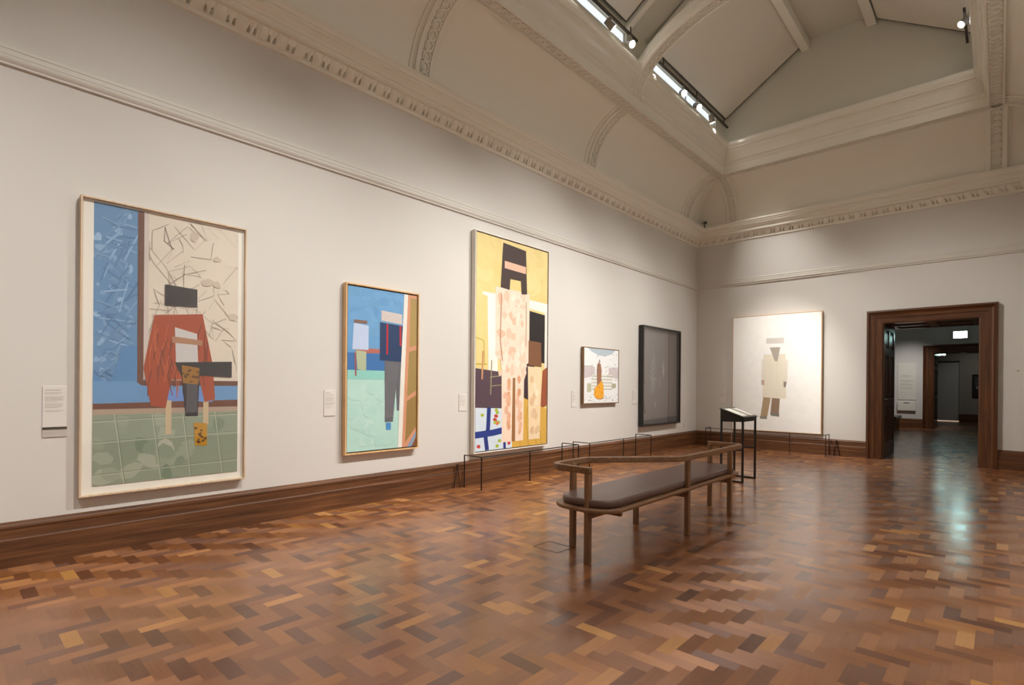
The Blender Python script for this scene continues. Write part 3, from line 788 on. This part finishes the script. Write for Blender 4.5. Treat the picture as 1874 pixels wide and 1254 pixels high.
# --- work 4: small white canvas with an ochre upright, brown wood frame
Y0, Y1, Z0, Z1, D = 7.412, 8.53, 1.03, 2.012, .07
t = frame_on_left('framed_painting', 'small white painting with an ochre mark in a thin brown wooden frame', Y0, Y1, Z0, Z1, D, .012, M['walnut'])
W_, H_ = Y1-Y0-.03, Z1-Z0-.03
A = Art(.015, .015, W_, H_, -.064, (232, 232, 230))
rnd = random.Random(12)
A.poly([(.1, 1), (.9, 1), (.8, .92), (.6, .87), (.4, .88), (.2, .94)], (176, 190, 198))
A.poly([(0, .45), (.3, .5), (.3, .66), (0, .66)], (200, 190, 190)); A.poly([(.7, .48), (1, .45), (1, .64), (.7, .66)], (202, 192, 190))
A.line([(0, .67), (.24, .67)], .012, (160, 150, 140)); A.line([(.8, .66), (1, .66)], .012, (160, 150, 140))
for v in (.25, .31, .37, .43, .49): A.line([(.20, v), (.82, v)], .012, (164, 160, 144)); A.line([(.22, v + .02), (.80, v + .02)], .02, (222, 220, 204))
A.poly([(.08, .20), (.2, .20), (.2, .36), (.08, .36)], (186, 184, 158)); A.poly([(.80, .26), (.93, .28), (.93, .36), (.80, .36)], (172, 168, 142))
for i in range(90): A.blob(rnd.uniform(.02, .98), rnd.choice((rnd.uniform(.02, .16), rnd.uniform(.4, .95))), rnd.uniform(.006, .03), rnd.uniform(.004, .014), mixc((110, 124, 136), (214, 212, 206), rnd.random()**.5), 7, .4)
A.poly([(.35, .60), (.37, .72), (.40, .75), (.46, .72), (.49, .60), (.48, .40), (.54, .30), (.56, .12), (.48, .06), (.36, .07), (.27, .14), (.28, .24), (.36, .32)], (150, 106, 84))
A.poly([(.40, .34), (.50, .42), (.55, .30), (.56, .12), (.47, .07), (.36, .08), (.27, .14), (.29, .25)], (232, 164, 38))
for i in range(16): A.blob(rnd.uniform(.30, .54), rnd.uniform(.08, .34), .02, .012, mixc((206, 112, 28), (246, 194, 62), rnd.random()), 8, .3)
A.line([(.42, .75), (.42, .80)], .02, (70, 64, 62)); A.line([(.37, .70), (.36, .55)], .02, (110, 84, 72))
A.build('canvas', t)

# --- work 5: dark glazed box frame
Y0, Y1, Z0, Z1, D = 9.36, 11.01, .548, 2.555, .11
t = frame_on_left('framed_print', 'dark grey picture behind glass in a deep black box frame near the corner', Y0, Y1, Z0, Z1, D, .035, M['black_frame'], cat='picture')
A = Art(.035, .035, Y1-Y0-.07, Z1-Z0-.07, -.03, (112, 103, 101))
rnd = random.Random(21)
A.poly([(0, 0), (1, 0), (1, .06), (0, .04)], (58, 54, 58))
for (u, v, su, sv, k) in ((.32, .50, .10, .20, 130), (.60, .56, .03, .11, 60), (.5, .42, .03, .05, 12), (.38, .18, .03, .04, 10)):
    for i in range(k):
        a, b = u + rnd.gauss(0, su*.4), v + rnd.gauss(0, sv*.45)
        A.line([(a, b), (a + rnd.uniform(-.02, .02), b + rnd.uniform(.01, .03)), (a + rnd.uniform(-.02, .02), b + .04)], rnd.choice((.004, .007)), mixc((130, 124, 122), (196, 192, 188), rnd.random()))
A.build('print', t, M['print'])
m = MB(); m.box((.03, -.098, .03), (Y1-Y0-.03, -.095, Z1-Z0-.03)); m.build('glazing', M['glass'], t)

# --- work 6: large white canvas on the end wall
X0, X1, Z0, Z1, D = -4.452, -2.674, .404, 2.898, .075
t = thing('framed_painting', 'large square white canvas with a faint coat-like shape, on the end wall beside the doorway', 'painting', (X0, YE, Z0))
build_frame(t, X1-X0, Z1-Z0, D, .010, M['oak'])
A = Art(.012, .012, X1-X0-.024, Z1-Z0-.024, -.070, (250, 248, 242))
rnd = random.Random(4)
A.poly([(.37, .66), (.62, .66), (.63, .28), (.36, .285)], (236, 227, 206))
A.poly([(.35, .62), (.40, .62), (.39, .44), (.345, .44)], (234, 226, 208)); A.poly([(.60, .61), (.645, .61), (.64, .42), (.60, .42)], (234, 226, 208))
A.poly([(.44, .72), (.56, .72), (.53, .60), (.50, .60)], (176, 166, 150)); A.poly([(.40, .80), (.60, .80), (.60, .75), (.40, .755)], (216, 209, 199))
A.poly([(.345, .44), (.38, .44), (.38, .395), (.35, .395)], (196, 168, 150)); A.poly([(.60, .43), (.635, .42), (.625, .375), (.60, .38)], (152, 138, 124))
A.poly([(.37, .29), (.455, .285), (.42, .125), (.34, .125)], (176, 152, 118)); A.poly([(.47, .285), (.56, .28), (.55, .15), (.455, .155)], (148, 124, 102))
A.poly([(.33, .125), (.415, .125), (.415, .10), (.335, .10)], (146, 142, 132)); A.poly([(.45, .155), (.555, .15), (.555, .125), (.46, .13)], (132, 130, 122))
A.line([(.52, .60), (.52, .42)], .004, (214, 206, 190))
A.build('canvas', t)

# ------------------------------------------------------------------ wall labels
def label_plate(W, Hh, seed, lines, parent):
    m = MB(); m.box((0, -.008, 0), (W, 0, Hh)); m.build('plate', M['card'], parent, bevel=.001, seg=1)
    r = random.Random(seed); m = MB(); z = Hh - .025
    for k, (n, gap) in enumerate(lines):
        for i in range(n):
            wd = W * (.80 - r.random()*.14) if i < n - 1 else W * r.uniform(.4, .7)
            h = .008 if k == 0 else .0038
            m.box((W*.1, -.0092, z - h), (W*.1 + wd, -.0079, z)); z -= h + .0055
        z -= gap
    m.build('text_lines', M['ink'], parent)
labels = [(.547, 1.306, .141, .31, 'white wall label with a grey strip below, left of the rust cloth print'),
          (2.778, 1.275, .131, .277, 'white wall label just left of the blue and mint painting'),
          (4.67, 1.219, .13, .224, 'white wall label just left of the tallest yellow painting'),
          (7.156, 1.262, .132, .277, 'white wall label just left of the small white painting'),
          (9.13, 1.269, .145, .272, 'white wall label just left of the black box frame')]
for i, (y, zt, W, Hh, lb) in enumerate(labels):
    t = thing('wall_label', lb, 'label', (XL, y, zt - Hh), 'wall labels'); t.rotation_euler[2] = PI/2
    label_plate(W, Hh, i, [(1, .008), (2, .01), (5, .01), (4, .012), (2, 0)] if Hh > .27 else [(1, .008), (2, .008), (5, .01), (3, 0)], t)
    if i == 0:
        m = MB(); m.box((0, -.010, -.018), (W, 0, -.001)); m.build('dark_strip', M['dark_ink'], t)
        m = MB(); m.box((0, -.008, -.075), (W, 0, -.018)); m.build('grey_panel', M['grey_card'], t)
        m = MB()
        for k in range(3): m.box((.015, -.009, -.036 - .010*k), (.075 + .008*(k % 2), -.0079, -.033 - .010*k))
        m.build('panel_text', M['ink'], t)
t = thing('wall_label', 'white wall label left of the large white canvas on the end wall', 'label', (-4.76, YE, 1.002), 'wall labels')
label_plate(.14, .271, 9, [(1, .008), (2, .01), (5, .01), (3, 0)], t)

# ------------------------------------------------------------------ the bench
def build_bench():
    t = thing('gallery_bench', 'long wooden bench with a brown leather seat and a rail crossing from back to front', 'bench', (-2.365, 4.60, 0))
    # posts: (x, y, top)
    for x, y, top in ((.065, -1.285, .69), (-.262, -1.03, .70), (.262, 0, .69), (.262, 1.01, .69), (-.065, 1.29, .70)):
        m = MB(); m.box((x - .021, y - .025, 0), (x + .021, y + .025, top)); m.build('post', M['bench_z'], t, bevel=.006, seg=2)
    m = MB(); m.box((-.262 - .021, -.025, 0), (-.262 + .021, .025, .41)); m.build('leg', M['bench_z'], t, bevel=.006, seg=2)
    # top rail
    key = [(.088, -1.29, .02), (-.285, -1.29, .11), (-.285, -.82, .07), (.285, -.16, .30), (.285, 1.30, .10), (-.09, 1.30, .02)]
    path = []
    for i, (x, y, r) in enumerate(key):
        p = Vector((x, y))
        if i in (0, len(key)-1): path.append((x, y, .703)); continue
        a = Vector(key[i-1][:2]) - p; b = Vector(key[i+1][:2]) - p
        ang = a.angle(b); tl = min(r / math.tan(ang/2), a.length*.45, b.length*.45)
        pa, pb = p + a.normalized()*tl, p + b.normalized()*tl
        for k in range(9):
            s = k/8; q = pa*(1-s)**2 + p*2*s*(1-s) + pb*s**2; path.append((q.x, q.y, .703))
    sec = [(sx*(.0225 - .009) + .009*math.cos(a0 + PI/2*i/3), sz*(.025 - .009) + .009*math.sin(a0 + PI/2*i/3)) for sx, sz, a0 in ((1,1,0),(-1,1,PI/2),(-1,-1,PI),(1,-1,3*PI/2)) for i in range(4)]
    m = MB(); m.sweep(path, sec); o = m.build('top_rail', M['bench_y'], t, smooth=True)
    o.modifiers.new('wn', 'WEIGHTED_NORMAL')
    m = MB(); prism(m, rrect(.585, 2.72, .22, 8), .400, .428); m.build('seat_tray', M['bench_y'], t, bevel=.008, seg=3)
    m = MB(); prism(m, rrect(.50, 2.62, .19, 8), .428, .487); m.build('cushion', M['leather'], t, bevel=.024, seg=5)
    for (xa, ya, xb, yb) in ((.065, -1.26, -.055, -.9), (-.24, 0, .24, 0), (-.20, 1.01, .24, 1.01), (-.24, -1.03, .2, -1.03)):
        m = MB()
        if ya == yb: m.box((xa, ya - .016, .335), (xb, ya + .016, .400))
        else: m.box((.045, -1.26, .335), (.075, 1.26, .400))
        m.build('under_beam', M['bench_y'], t, bevel=.003, seg=1)
    return t
build_bench()

# ------------------------------------------------------------------ the lectern
def build_lectern():
    t = thing('lectern', 'black metal lectern with a sloping top of printed sheets, beyond the bench', 'lectern', (-2.985, 7.59, 0))
    W, L, s = .325, .53, .026      # x depth, y length, leg section
    zn, zb = .92, 1.035            # low edge at +x, high edge at x=0
    for (x, y) in ((0, 0), (W - s, 0), (0, L - s), (W - s, L - s)):
        m = MB(); m.box((x, y, 0), (x + s, y + s, .875)); m.build('leg', M['black'], t, bevel=.002, seg=1)
    m = MB()      # wedge body
    vs = []
    for y in (0, L): vs += [(0, y, .845), (W, y, .855), (W, y, zn - .008), (0, y, zb - .008)]
    m.add(vs, [(0,1,2,3),(7,6,5,4),(0,4,5,1),(1,5,6,2),(2,6,7,3),(3,7,4,0)]); m.build('desk_box', M['black'], t, bevel=.002, seg=1)
    m = MB(); vs = []
    for y in (-.012, L + .012): vs += [(-.01, y, zb - .006), (W + .014, y, zn - .010), (W + .014, y, zn + .002), (-.01, y, zb + .006)]
    m.add(vs, [(0,1,2,3),(7,6,5,4),(0,4,5,1),(1,5,6,2),(2,6,7,3),(3,7,4,0)]); m.build('desk_top', M['black'], t, bevel=.002, seg=1)
    sl = (zn - zb) / W
    def sheet(y0, y1, x0, x1, mat, nm, h=.002):
        m = MB(); vs = []
        for y in (y0, y1): vs += [(x0, y, zb + sl*x0 + .0055), (x1, y, zb + sl*x1 + .0055), (x1, y, zb + sl*x1 + .0055 + h), (x0, y, zb + sl*x0 + .0055 + h)]
        m.add(vs, [(0,1,2,3),(7,6,5,4),(0,4,5,1),(1,5,6,2),(2,6,7,3),(3,7,4,0)]); return m.build(nm, mat, t)
    sheet(.03, .25, .04, W - .03, M['mat'], 'printed_sheet'); sheet(.30, .36, .04, W - .03, M['grey_card'], 'printed_sheet'); sheet(.38, .50, .04, W - .03, M['mat'], 'printed_sheet')
    for z in (.0, .445):
        m = MB(); m.box((s, .0, z), (W - s, .022, z + .022)); m.build('stretcher', M['black'], t)
        m = MB(); m.box((s, L - .022, z), (W - s, L, z + .022)); m.build('stretcher', M['black'], t)
        m = MB(); m.box((0, s, z), (.022, L - s, z + .022)); m.build('stretcher', M['black'], t)
    m = MB(); path = [(.05, .28, .84), (.052, .29, .7), (.045, .31, .5), (.05, .32, .3), (.03, .33, .1), (.03, .36, .008), (.0, .7, .008)]
    m.sweep(path, [(.004*math.cos(a), .004*math.sin(a)) for a in [2*PI*i/6 for i in range(6)]], up=(0, 1, .3)); m.build('cable', M['grey_card'], t)
build_lectern()

# ------------------------------------------------------------------ low barriers
def barrier(label, pts):
    """pts: plan points wall foot, corner, (middle), corner, wall foot"""
    t = thing('picture_barrier', label, 'barrier', (pts[0][0], pts[0][1], 0), 'low barriers')
    r = .006; o = pts[0]
    P = [(x - o[0], y - o[1]) for x, y in pts]
    for (x, y) in P:
        m = MB(); m.box((x - r, y - r, 0), (x + r, y + r, .418)); m.build('post', M['bronze'], t)
        m = MB(); m.cyl((x, y, 0), (x, y, .006), .016, .016, 10); m.build('foot_plate', M['bronze'], t)
    for a, b in zip(P[:-1], P[1:]):
        m = MB(); m.sweep([(a[0], a[1], .418), (b[0], b[1], .418)], [(-r, -r), (r, -r), (r, r), (-r, r)]); m.build('rail', M['bronze'], t)
barrier('low dark wire barrier on the floor below the tallest yellow painting', [(XL + .09, 4.70), (-4.905, 4.70), (-4.905, 5.64), (-4.905, 6.80), (XL + .09, 6.80)])
barrier('low dark wire barrier between the yellow painting and the small white one', [(XL + .09, 7.10), (-4.905, 7.10), (-4.905, 8.14), (-4.905, 9.13), (XL + .09, 9.13)])
barrier('low dark wire barrier on the floor below the large white canvas', [(-4.93, YE - .09), (-4.93, 11.70), (-3.18, 11.70), (-2.53, 11.70), (-2.53, YE - .09)])

def a_stand(loc, rz, label):
    t = thing('wire_stand', label, 'stand', loc, rz=rz)
    m = MB(); m.cyl((-.055, 0, 0), (0, 0, .30), .006, .006, 8); m.build('leg', M['bronze'], t)
    m = MB(); m.cyl((.055, 0, 0), (0, 0, .30), .006, .006, 8); m.build('leg', M['bronze'], t)
    m = MB(); m.cyl((-.012, 0, .295), (.012, 0, .305), .012, .012, 8); m.build('hinge', M['bronze'], t)
a_stand((-2.40, YE - .085, 0), 0, 'small black wire stand leaning by the skirting right of the large white canvas')
a_stand((XL + .085, 4.58, 0), PI/2, 'small black wire stand by the skirting left of the tallest painting')

# ------------------------------------------------------------------ small fixtures
t = thing('wall_socket', 'small white socket plate above the skirting near the corner', 'socket', (XL, 11.40, .44)); t.rotation_euler[2] = PI/2
m = MB(); m.box((0, -.008, 0), (.15, 0, .085)); m.build('plate', M['plastic'], t, bevel=.003)
for q in (.025, .095):
    m = MB(); m.box((q, -.011, .03), (q + .03, -.008, .055)); m.build('switch', M['plastic'], t)
t = thing('wall_sensor', 'tiny white round sensor on the end wall right of the doorway', 'sensor', (.205, YE, 1.658))
m = MB(); m.cyl((0, 0, 0), (0, -.018, 0), .016, .012, 14); m.build('housing', M['plastic'], t)
m = MB(); m.cyl((0, -.018, 0), (0, -.022, 0), .006, .005, 10); m.build('lens', M['dark_gap'], t)
t = thing('security_camera', 'tiny dark security camera on the cornice in the far corner', 'camera', (-5.03, 11.78, 4.97))
m = MB(); m.cyl((0, 0, 0), (0, 0, .09), .012, .012, 8); m.build('bracket', M['black'], t)
m = MB(); m.cyl((-.04, .04, .12), (.05, -.07, .085), .036, .036, 14); m.build('housing', M['spot_body'], t)
m = MB(); m.cyl((.05, -.07, .085), (.056, -.077, .083), .030, .030, 14); m.build('lens', M['black'], t)
# floor box cover
t = thing('floor_box', 'flush floor socket cover outlined in thin metal left of the bench', 'floor box', (-2.88, 3.36, 0))
m = MB()
for a, b in (((0, 0), (.26, .008)), ((0, .20), (.26, .208)), ((0, 0), (.008, .208)), ((.252, 0), (.26, .208))): m.box((a[0], a[1], 0), (b[0], b[1], .0015))
m.build('metal_edge', M['bronze'], t)

# ------------------------------------------------------------------ lighting tracks and spotlights
def track(x, z, y0, y1, label):
    t = thing('lighting_track', label, 'lighting track', (x, y0, z), 'lighting tracks')
    m = MB(); m.box((-.016, 0, -.016), (.016, y1 - y0, .016)); m.build('rail', M['track'], t)
    for yy in (.2, (y1-y0)/2, y1-y0-.2):
        m = MB(); m.box((-.006, yy, .016), (.006, yy + .02, .12)); m.build('hanger', M['track'], t)
TXL, TXR, TZ = LX0 + .13, LX1 - .08, 6.66
for nm, x in (('left', TXL), ('right', TXR)):
    for (y0, y1), wh in zip(((7.9, 10.9), (4.2, 7.25), (.7, 3.6), (-2.8, -.2)), ('far bay', 'middle bay', 'near bay', 'bay behind the camera')):
        track(x, TZ, y0, y1, 'thin dark lighting track along the %s side of the lantern, %s' % (nm, wh))
def spotlight(x, y, target, label, power, group, size=1.15, r=.055, z=None, blend=1.0, lens=None):
    z = TZ - .016 if z is None else z
    t = thing('track_spotlight', label, 'spotlight', (x, y, z), group)
    d = (Vector(target) - Vector((x, y, z - .12))).normalized()
    c = Vector((0, 0, -.12))
    m = MB(); m.box((-.012, -.03, -.03), (.012, .03, 0)); m.build('adapter', M['spot_body'], t)
    m = MB(); m.cyl((0, 0, -.03), (0, 0, -.10), .006, .006, 8); m.build('stem', M['spot_body'], t)
    m = MB(); m.cyl(c - d*.09, c + d*.06, r*.8, r, 18); o = m.build('housing', M['spot_body'], t)
    m = MB(); m.cyl(c + d*.0605, c + d*.064, r*.86, r*.86, 18); m.build('lens', M['lens'], t)
    ld = bpy.data.lights.new('lamp', 'SPOT'); ld.energy = power; ld.color = WARM
    ld.spot_size = size; ld.spot_blend = blend; ld.shadow_soft_size = .04
    lo = bpy.data.objects.new('lamp', ld); C.objects.link(lo); lo.parent = t
    lo.location = c + d*.075
    lo.rotation_euler = d.to_track_quat('-Z', 'Y').to_euler()
# right-hand track: washes the long wall with the pictures
G = 'spotlights on the right track'
for y, ty, tz, p in ((-1.0, -1.8, 1.1, .8), (2.0, 1.0, .7, .9), (4.9, 3.4, .7, 1.1), (6.9, 5.8, 1.0, 1.4), (9.1, 8.0, .7, 1.0), (10.3, 10.0, .7, .5)):
    spotlight(TXR, y, (XL, ty, tz), 'grey track spotlight on the right side of the lantern turned to the long wall', SPOT_W * 8.8 * p, G, size=1.04)
track(-.43, 6.80, 9.9, 10.9, 'short dark track hanging at the far end of the right side of the lantern')
spotlight(-.43, 10.0, (-4.9, 7.0, 1.6), 'ring-faced track spotlight at the far end of the right side of the lantern', SPOT_W * 1.0, G, z=6.784)
# left-hand track: the heads seen against the daylit strips
G = 'spotlights on the left track'
L5 = [(5.62, (.8, 3.0, 2.4), 'track spotlight at the top edge of the photo, near end of the left daylit strip'),
      (7.05, (.8, 5.2, 2.4), 'single round track spotlight at the far end of the nearer daylit strip'),
      (8.85, (.8, 4.5, 2.2), 'brightest starry track spotlight against the far daylit strip'),
      (9.45, (.8, 7.2, 2.4), 'middle of the bright spotlights against the far daylit strip'),
      (10.1, (-3.5, 12.06, 1.7), 'last spotlight before the gable on the left lighting track')]
for y, tg, lb in L5: spotlight(TXL, y, tg, lb, SPOT_W * 5.0, G)
spotlight(TXL, 7.6, (-3.5, 12.06, 1.4), 'spotlight on the far left track turned to the white canvas', SPOT_W * 27, G, size=.52)
spotlight(TXL, 6.5, (-.2, 12.06, .9), 'spotlight on the middle left track turned to the end wall', SPOT_W * 8.0, G, size=.85)
spotlight(TXL, 2.5, (-4.0, 1.6, .2), 'unseen fill spotlight added on the near left track, turned down to the floor by the long wall', SPOT_W * 3.0, G)  # unseen lamp added to brighten the floor by the long wall
spotlight(TXL, 1.0, (-.2, -.6, .5), 'unseen fill spotlight added at the near end of the left track, turned towards the right wall', SPOT_W * 5.0, G)  # unseen lamp added to raise the general light near the camera
spotlight(TXL, -1.5, (.0, -4.1, 1.6), 'unseen fill spotlight added on the left track behind the camera', SPOT_W * 5.0, G)  # unseen lamp added as ambient fill from the back of the room

# ------------------------------------------------------------------ the rooms beyond
def exit_sign(x0, x1, z0, z1, y, label):
    t = thing('exit_sign', label, 'exit sign', (x0, y, z0), 'lit exit signs')
    W, Hh = x1 - x0, z1 - z0
    m = MB(); m.box((-.01, -.05, -.01), (W + .01, 0, Hh + .01)); m.build('housing', M['plastic'], t)
    m = MB(); m.box((0, -.054, 0), (W, -.050, Hh)); m.build('lit_face', M['exit'], t)
    a = Art(0, 0, W, Hh, -.0545, (60, 200, 140)); a.m = MB(); a.k = 0
    a.poly([(.62, .2), (.80, .5), (.62, .8), (.62, .62), (.45, .62), (.45, .38), (.62, .38)], (60, 200, 140))
    a.poly([(.18, .2), (.34, .2), (.34, .8), (.18, .8)], (60, 200, 140))
    a.build('arrow', t, M['exit_ink'])
exit_sign(-1.165, -.825, 3.0, 3.21, Y2B, 'larger bright green-white exit sign above the second doorway')
exit_sign(-1.83, -1.55, 2.60, 2.70, 25.4, 'smaller green-white exit sign in the farthest room, seen under the second lintel')
t = bpy.data.objects['exit_sign.001']
m = MB(); m.cyl((.14, -.02, .11), (.14, -.02, 2.0), .008, .008, 8); m.build('drop_rod', M['track'], t)
t = thing('text_panel', 'tall cream text panel on the wall of the next room', 'panel', (-2.648, Y2B - .003, .96))
m = MB(); m.box((0, -.02, 0), (.51, 0, 1.235)); m.build('board', M['card'], t, bevel=.002, seg=1)
m = MB(); r = random.Random(2)
m.box((.09, -.0212, .80), (.36, -.0199, .83))
for z0, n in ((.66, 3), (.55, 4), (.42, 3)):
    for i in range(n): m.box((.07, -.0212, z0 - i*.022), (.07 + r.uniform(.28, .38), -.0199, z0 - i*.022 + .009))
m.box((.07, -.0212, .24), (.22, -.0199, .25)); m.build('text_lines', M['ink'], t)
t = thing('leaflet_box', 'white leaflet holder mounted below the text panel in the next room', 'leaflet holder', (-2.648, Y2B, .59))
m = MB(); m.box((0, -.09, 0), (.505, 0, .30)); m.build('box', M['plastic'], t, bevel=.004)
m = MB(); m.box((.17, -.0925, .25), (.33, -.0899, .275)); m.build('slot', M['dark_gap'], t)
t = thing('ottoman', 'dark bench end showing past the door lining in the next room', 'bench', (-2.95, 19.9, 0))
m = MB(); prism(m, rrect(.55, 1.4, .04, 4, .275, .7), .36, .47); m.build('seat', M['black_frame'], t, bevel=.02, seg=3)
m = MB(); m.box((.06, .06, 0), (.49, 1.34, .36)); m.build('base', M['black_frame'], t)
X0, X1, Z0, Z1 = -.86, .05, 1.0, 1.93
t = thing('framed_photograph', 'black-framed dark photograph with a white streak on the farthest wall', 'picture', (X0, Y3, Z0))
build_frame(t, X1-X0, Z1-Z0, .04, .05, M['black_frame'])
A = Art(.05, .05, X1-X0-.1, Z1-Z0-.1, -.02, (48, 45, 44))
A.poly([(0, .5), (1, .5), (1, 1), (0, 1)], (78, 76, 76))
A.poly([(.10, .86), (.22, .72), (.45, .66), (.75, .70), (.6, .78), (.38, .74), (.2, .80)], (232, 226, 220))
A.blob(.12, .42, .06, .06, (170, 168, 164)); A.line([(.12, .46), (.10, .66)], .012, (150, 146, 142))
A.build('photograph', t, M['print'])

def beyond_spot(loc, target, power, label, col=(1, .95, .88), size=1.1):
    t = thing('ceiling_spotlight', label, 'spotlight', (loc[0], loc[1], 4.6), 'spotlights in the rooms beyond')
    d = (Vector(target) - Vector(loc)).normalized(); c = Vector(loc) - Vector((loc[0], loc[1], 4.6))
    m = MB(); m.cyl((0, 0, 0), c, .012, .012, 8); m.build('stem', M['spot_body'], t)
    m = MB(); m.cyl(c - d*.08, c + d*.05, .045, .05, 16); m.build('housing', M['spot_body'], t)
    m = MB(); m.cyl(c + d*.0505, c + d*.054, .042, .042, 16); m.build('lens', M['lens'], t)
    ld = bpy.data.lights.new('lamp', 'SPOT'); ld.energy = power; ld.color = col; ld.spot_size = size; ld.spot_blend = 1; ld.shadow_soft_size = .04
    lo = bpy.data.objects.new('lamp', ld); C.objects.link(lo); lo.parent = t; lo.location = c + d*.07
    lo.rotation_euler = d.to_track_quat('-Z', 'Y').to_euler()
beyond_spot((-1.7, 19.6, 4.2), (-2.5, Y2B, 1.2), 330, 'ceiling spotlight in the next room turned to the text panel', size=.85)
beyond_spot((.0, 25.6, 4.2), (-.8, Y3, 1.2), 42, 'ceiling spotlight in the farthest room turned to the dark photograph', size=1.0)
beyond_spot((.9, 17.0, 4.2), (1.6, 18.0, 1.4), 60, 'ceiling spotlight in the next room turned to its right wall')
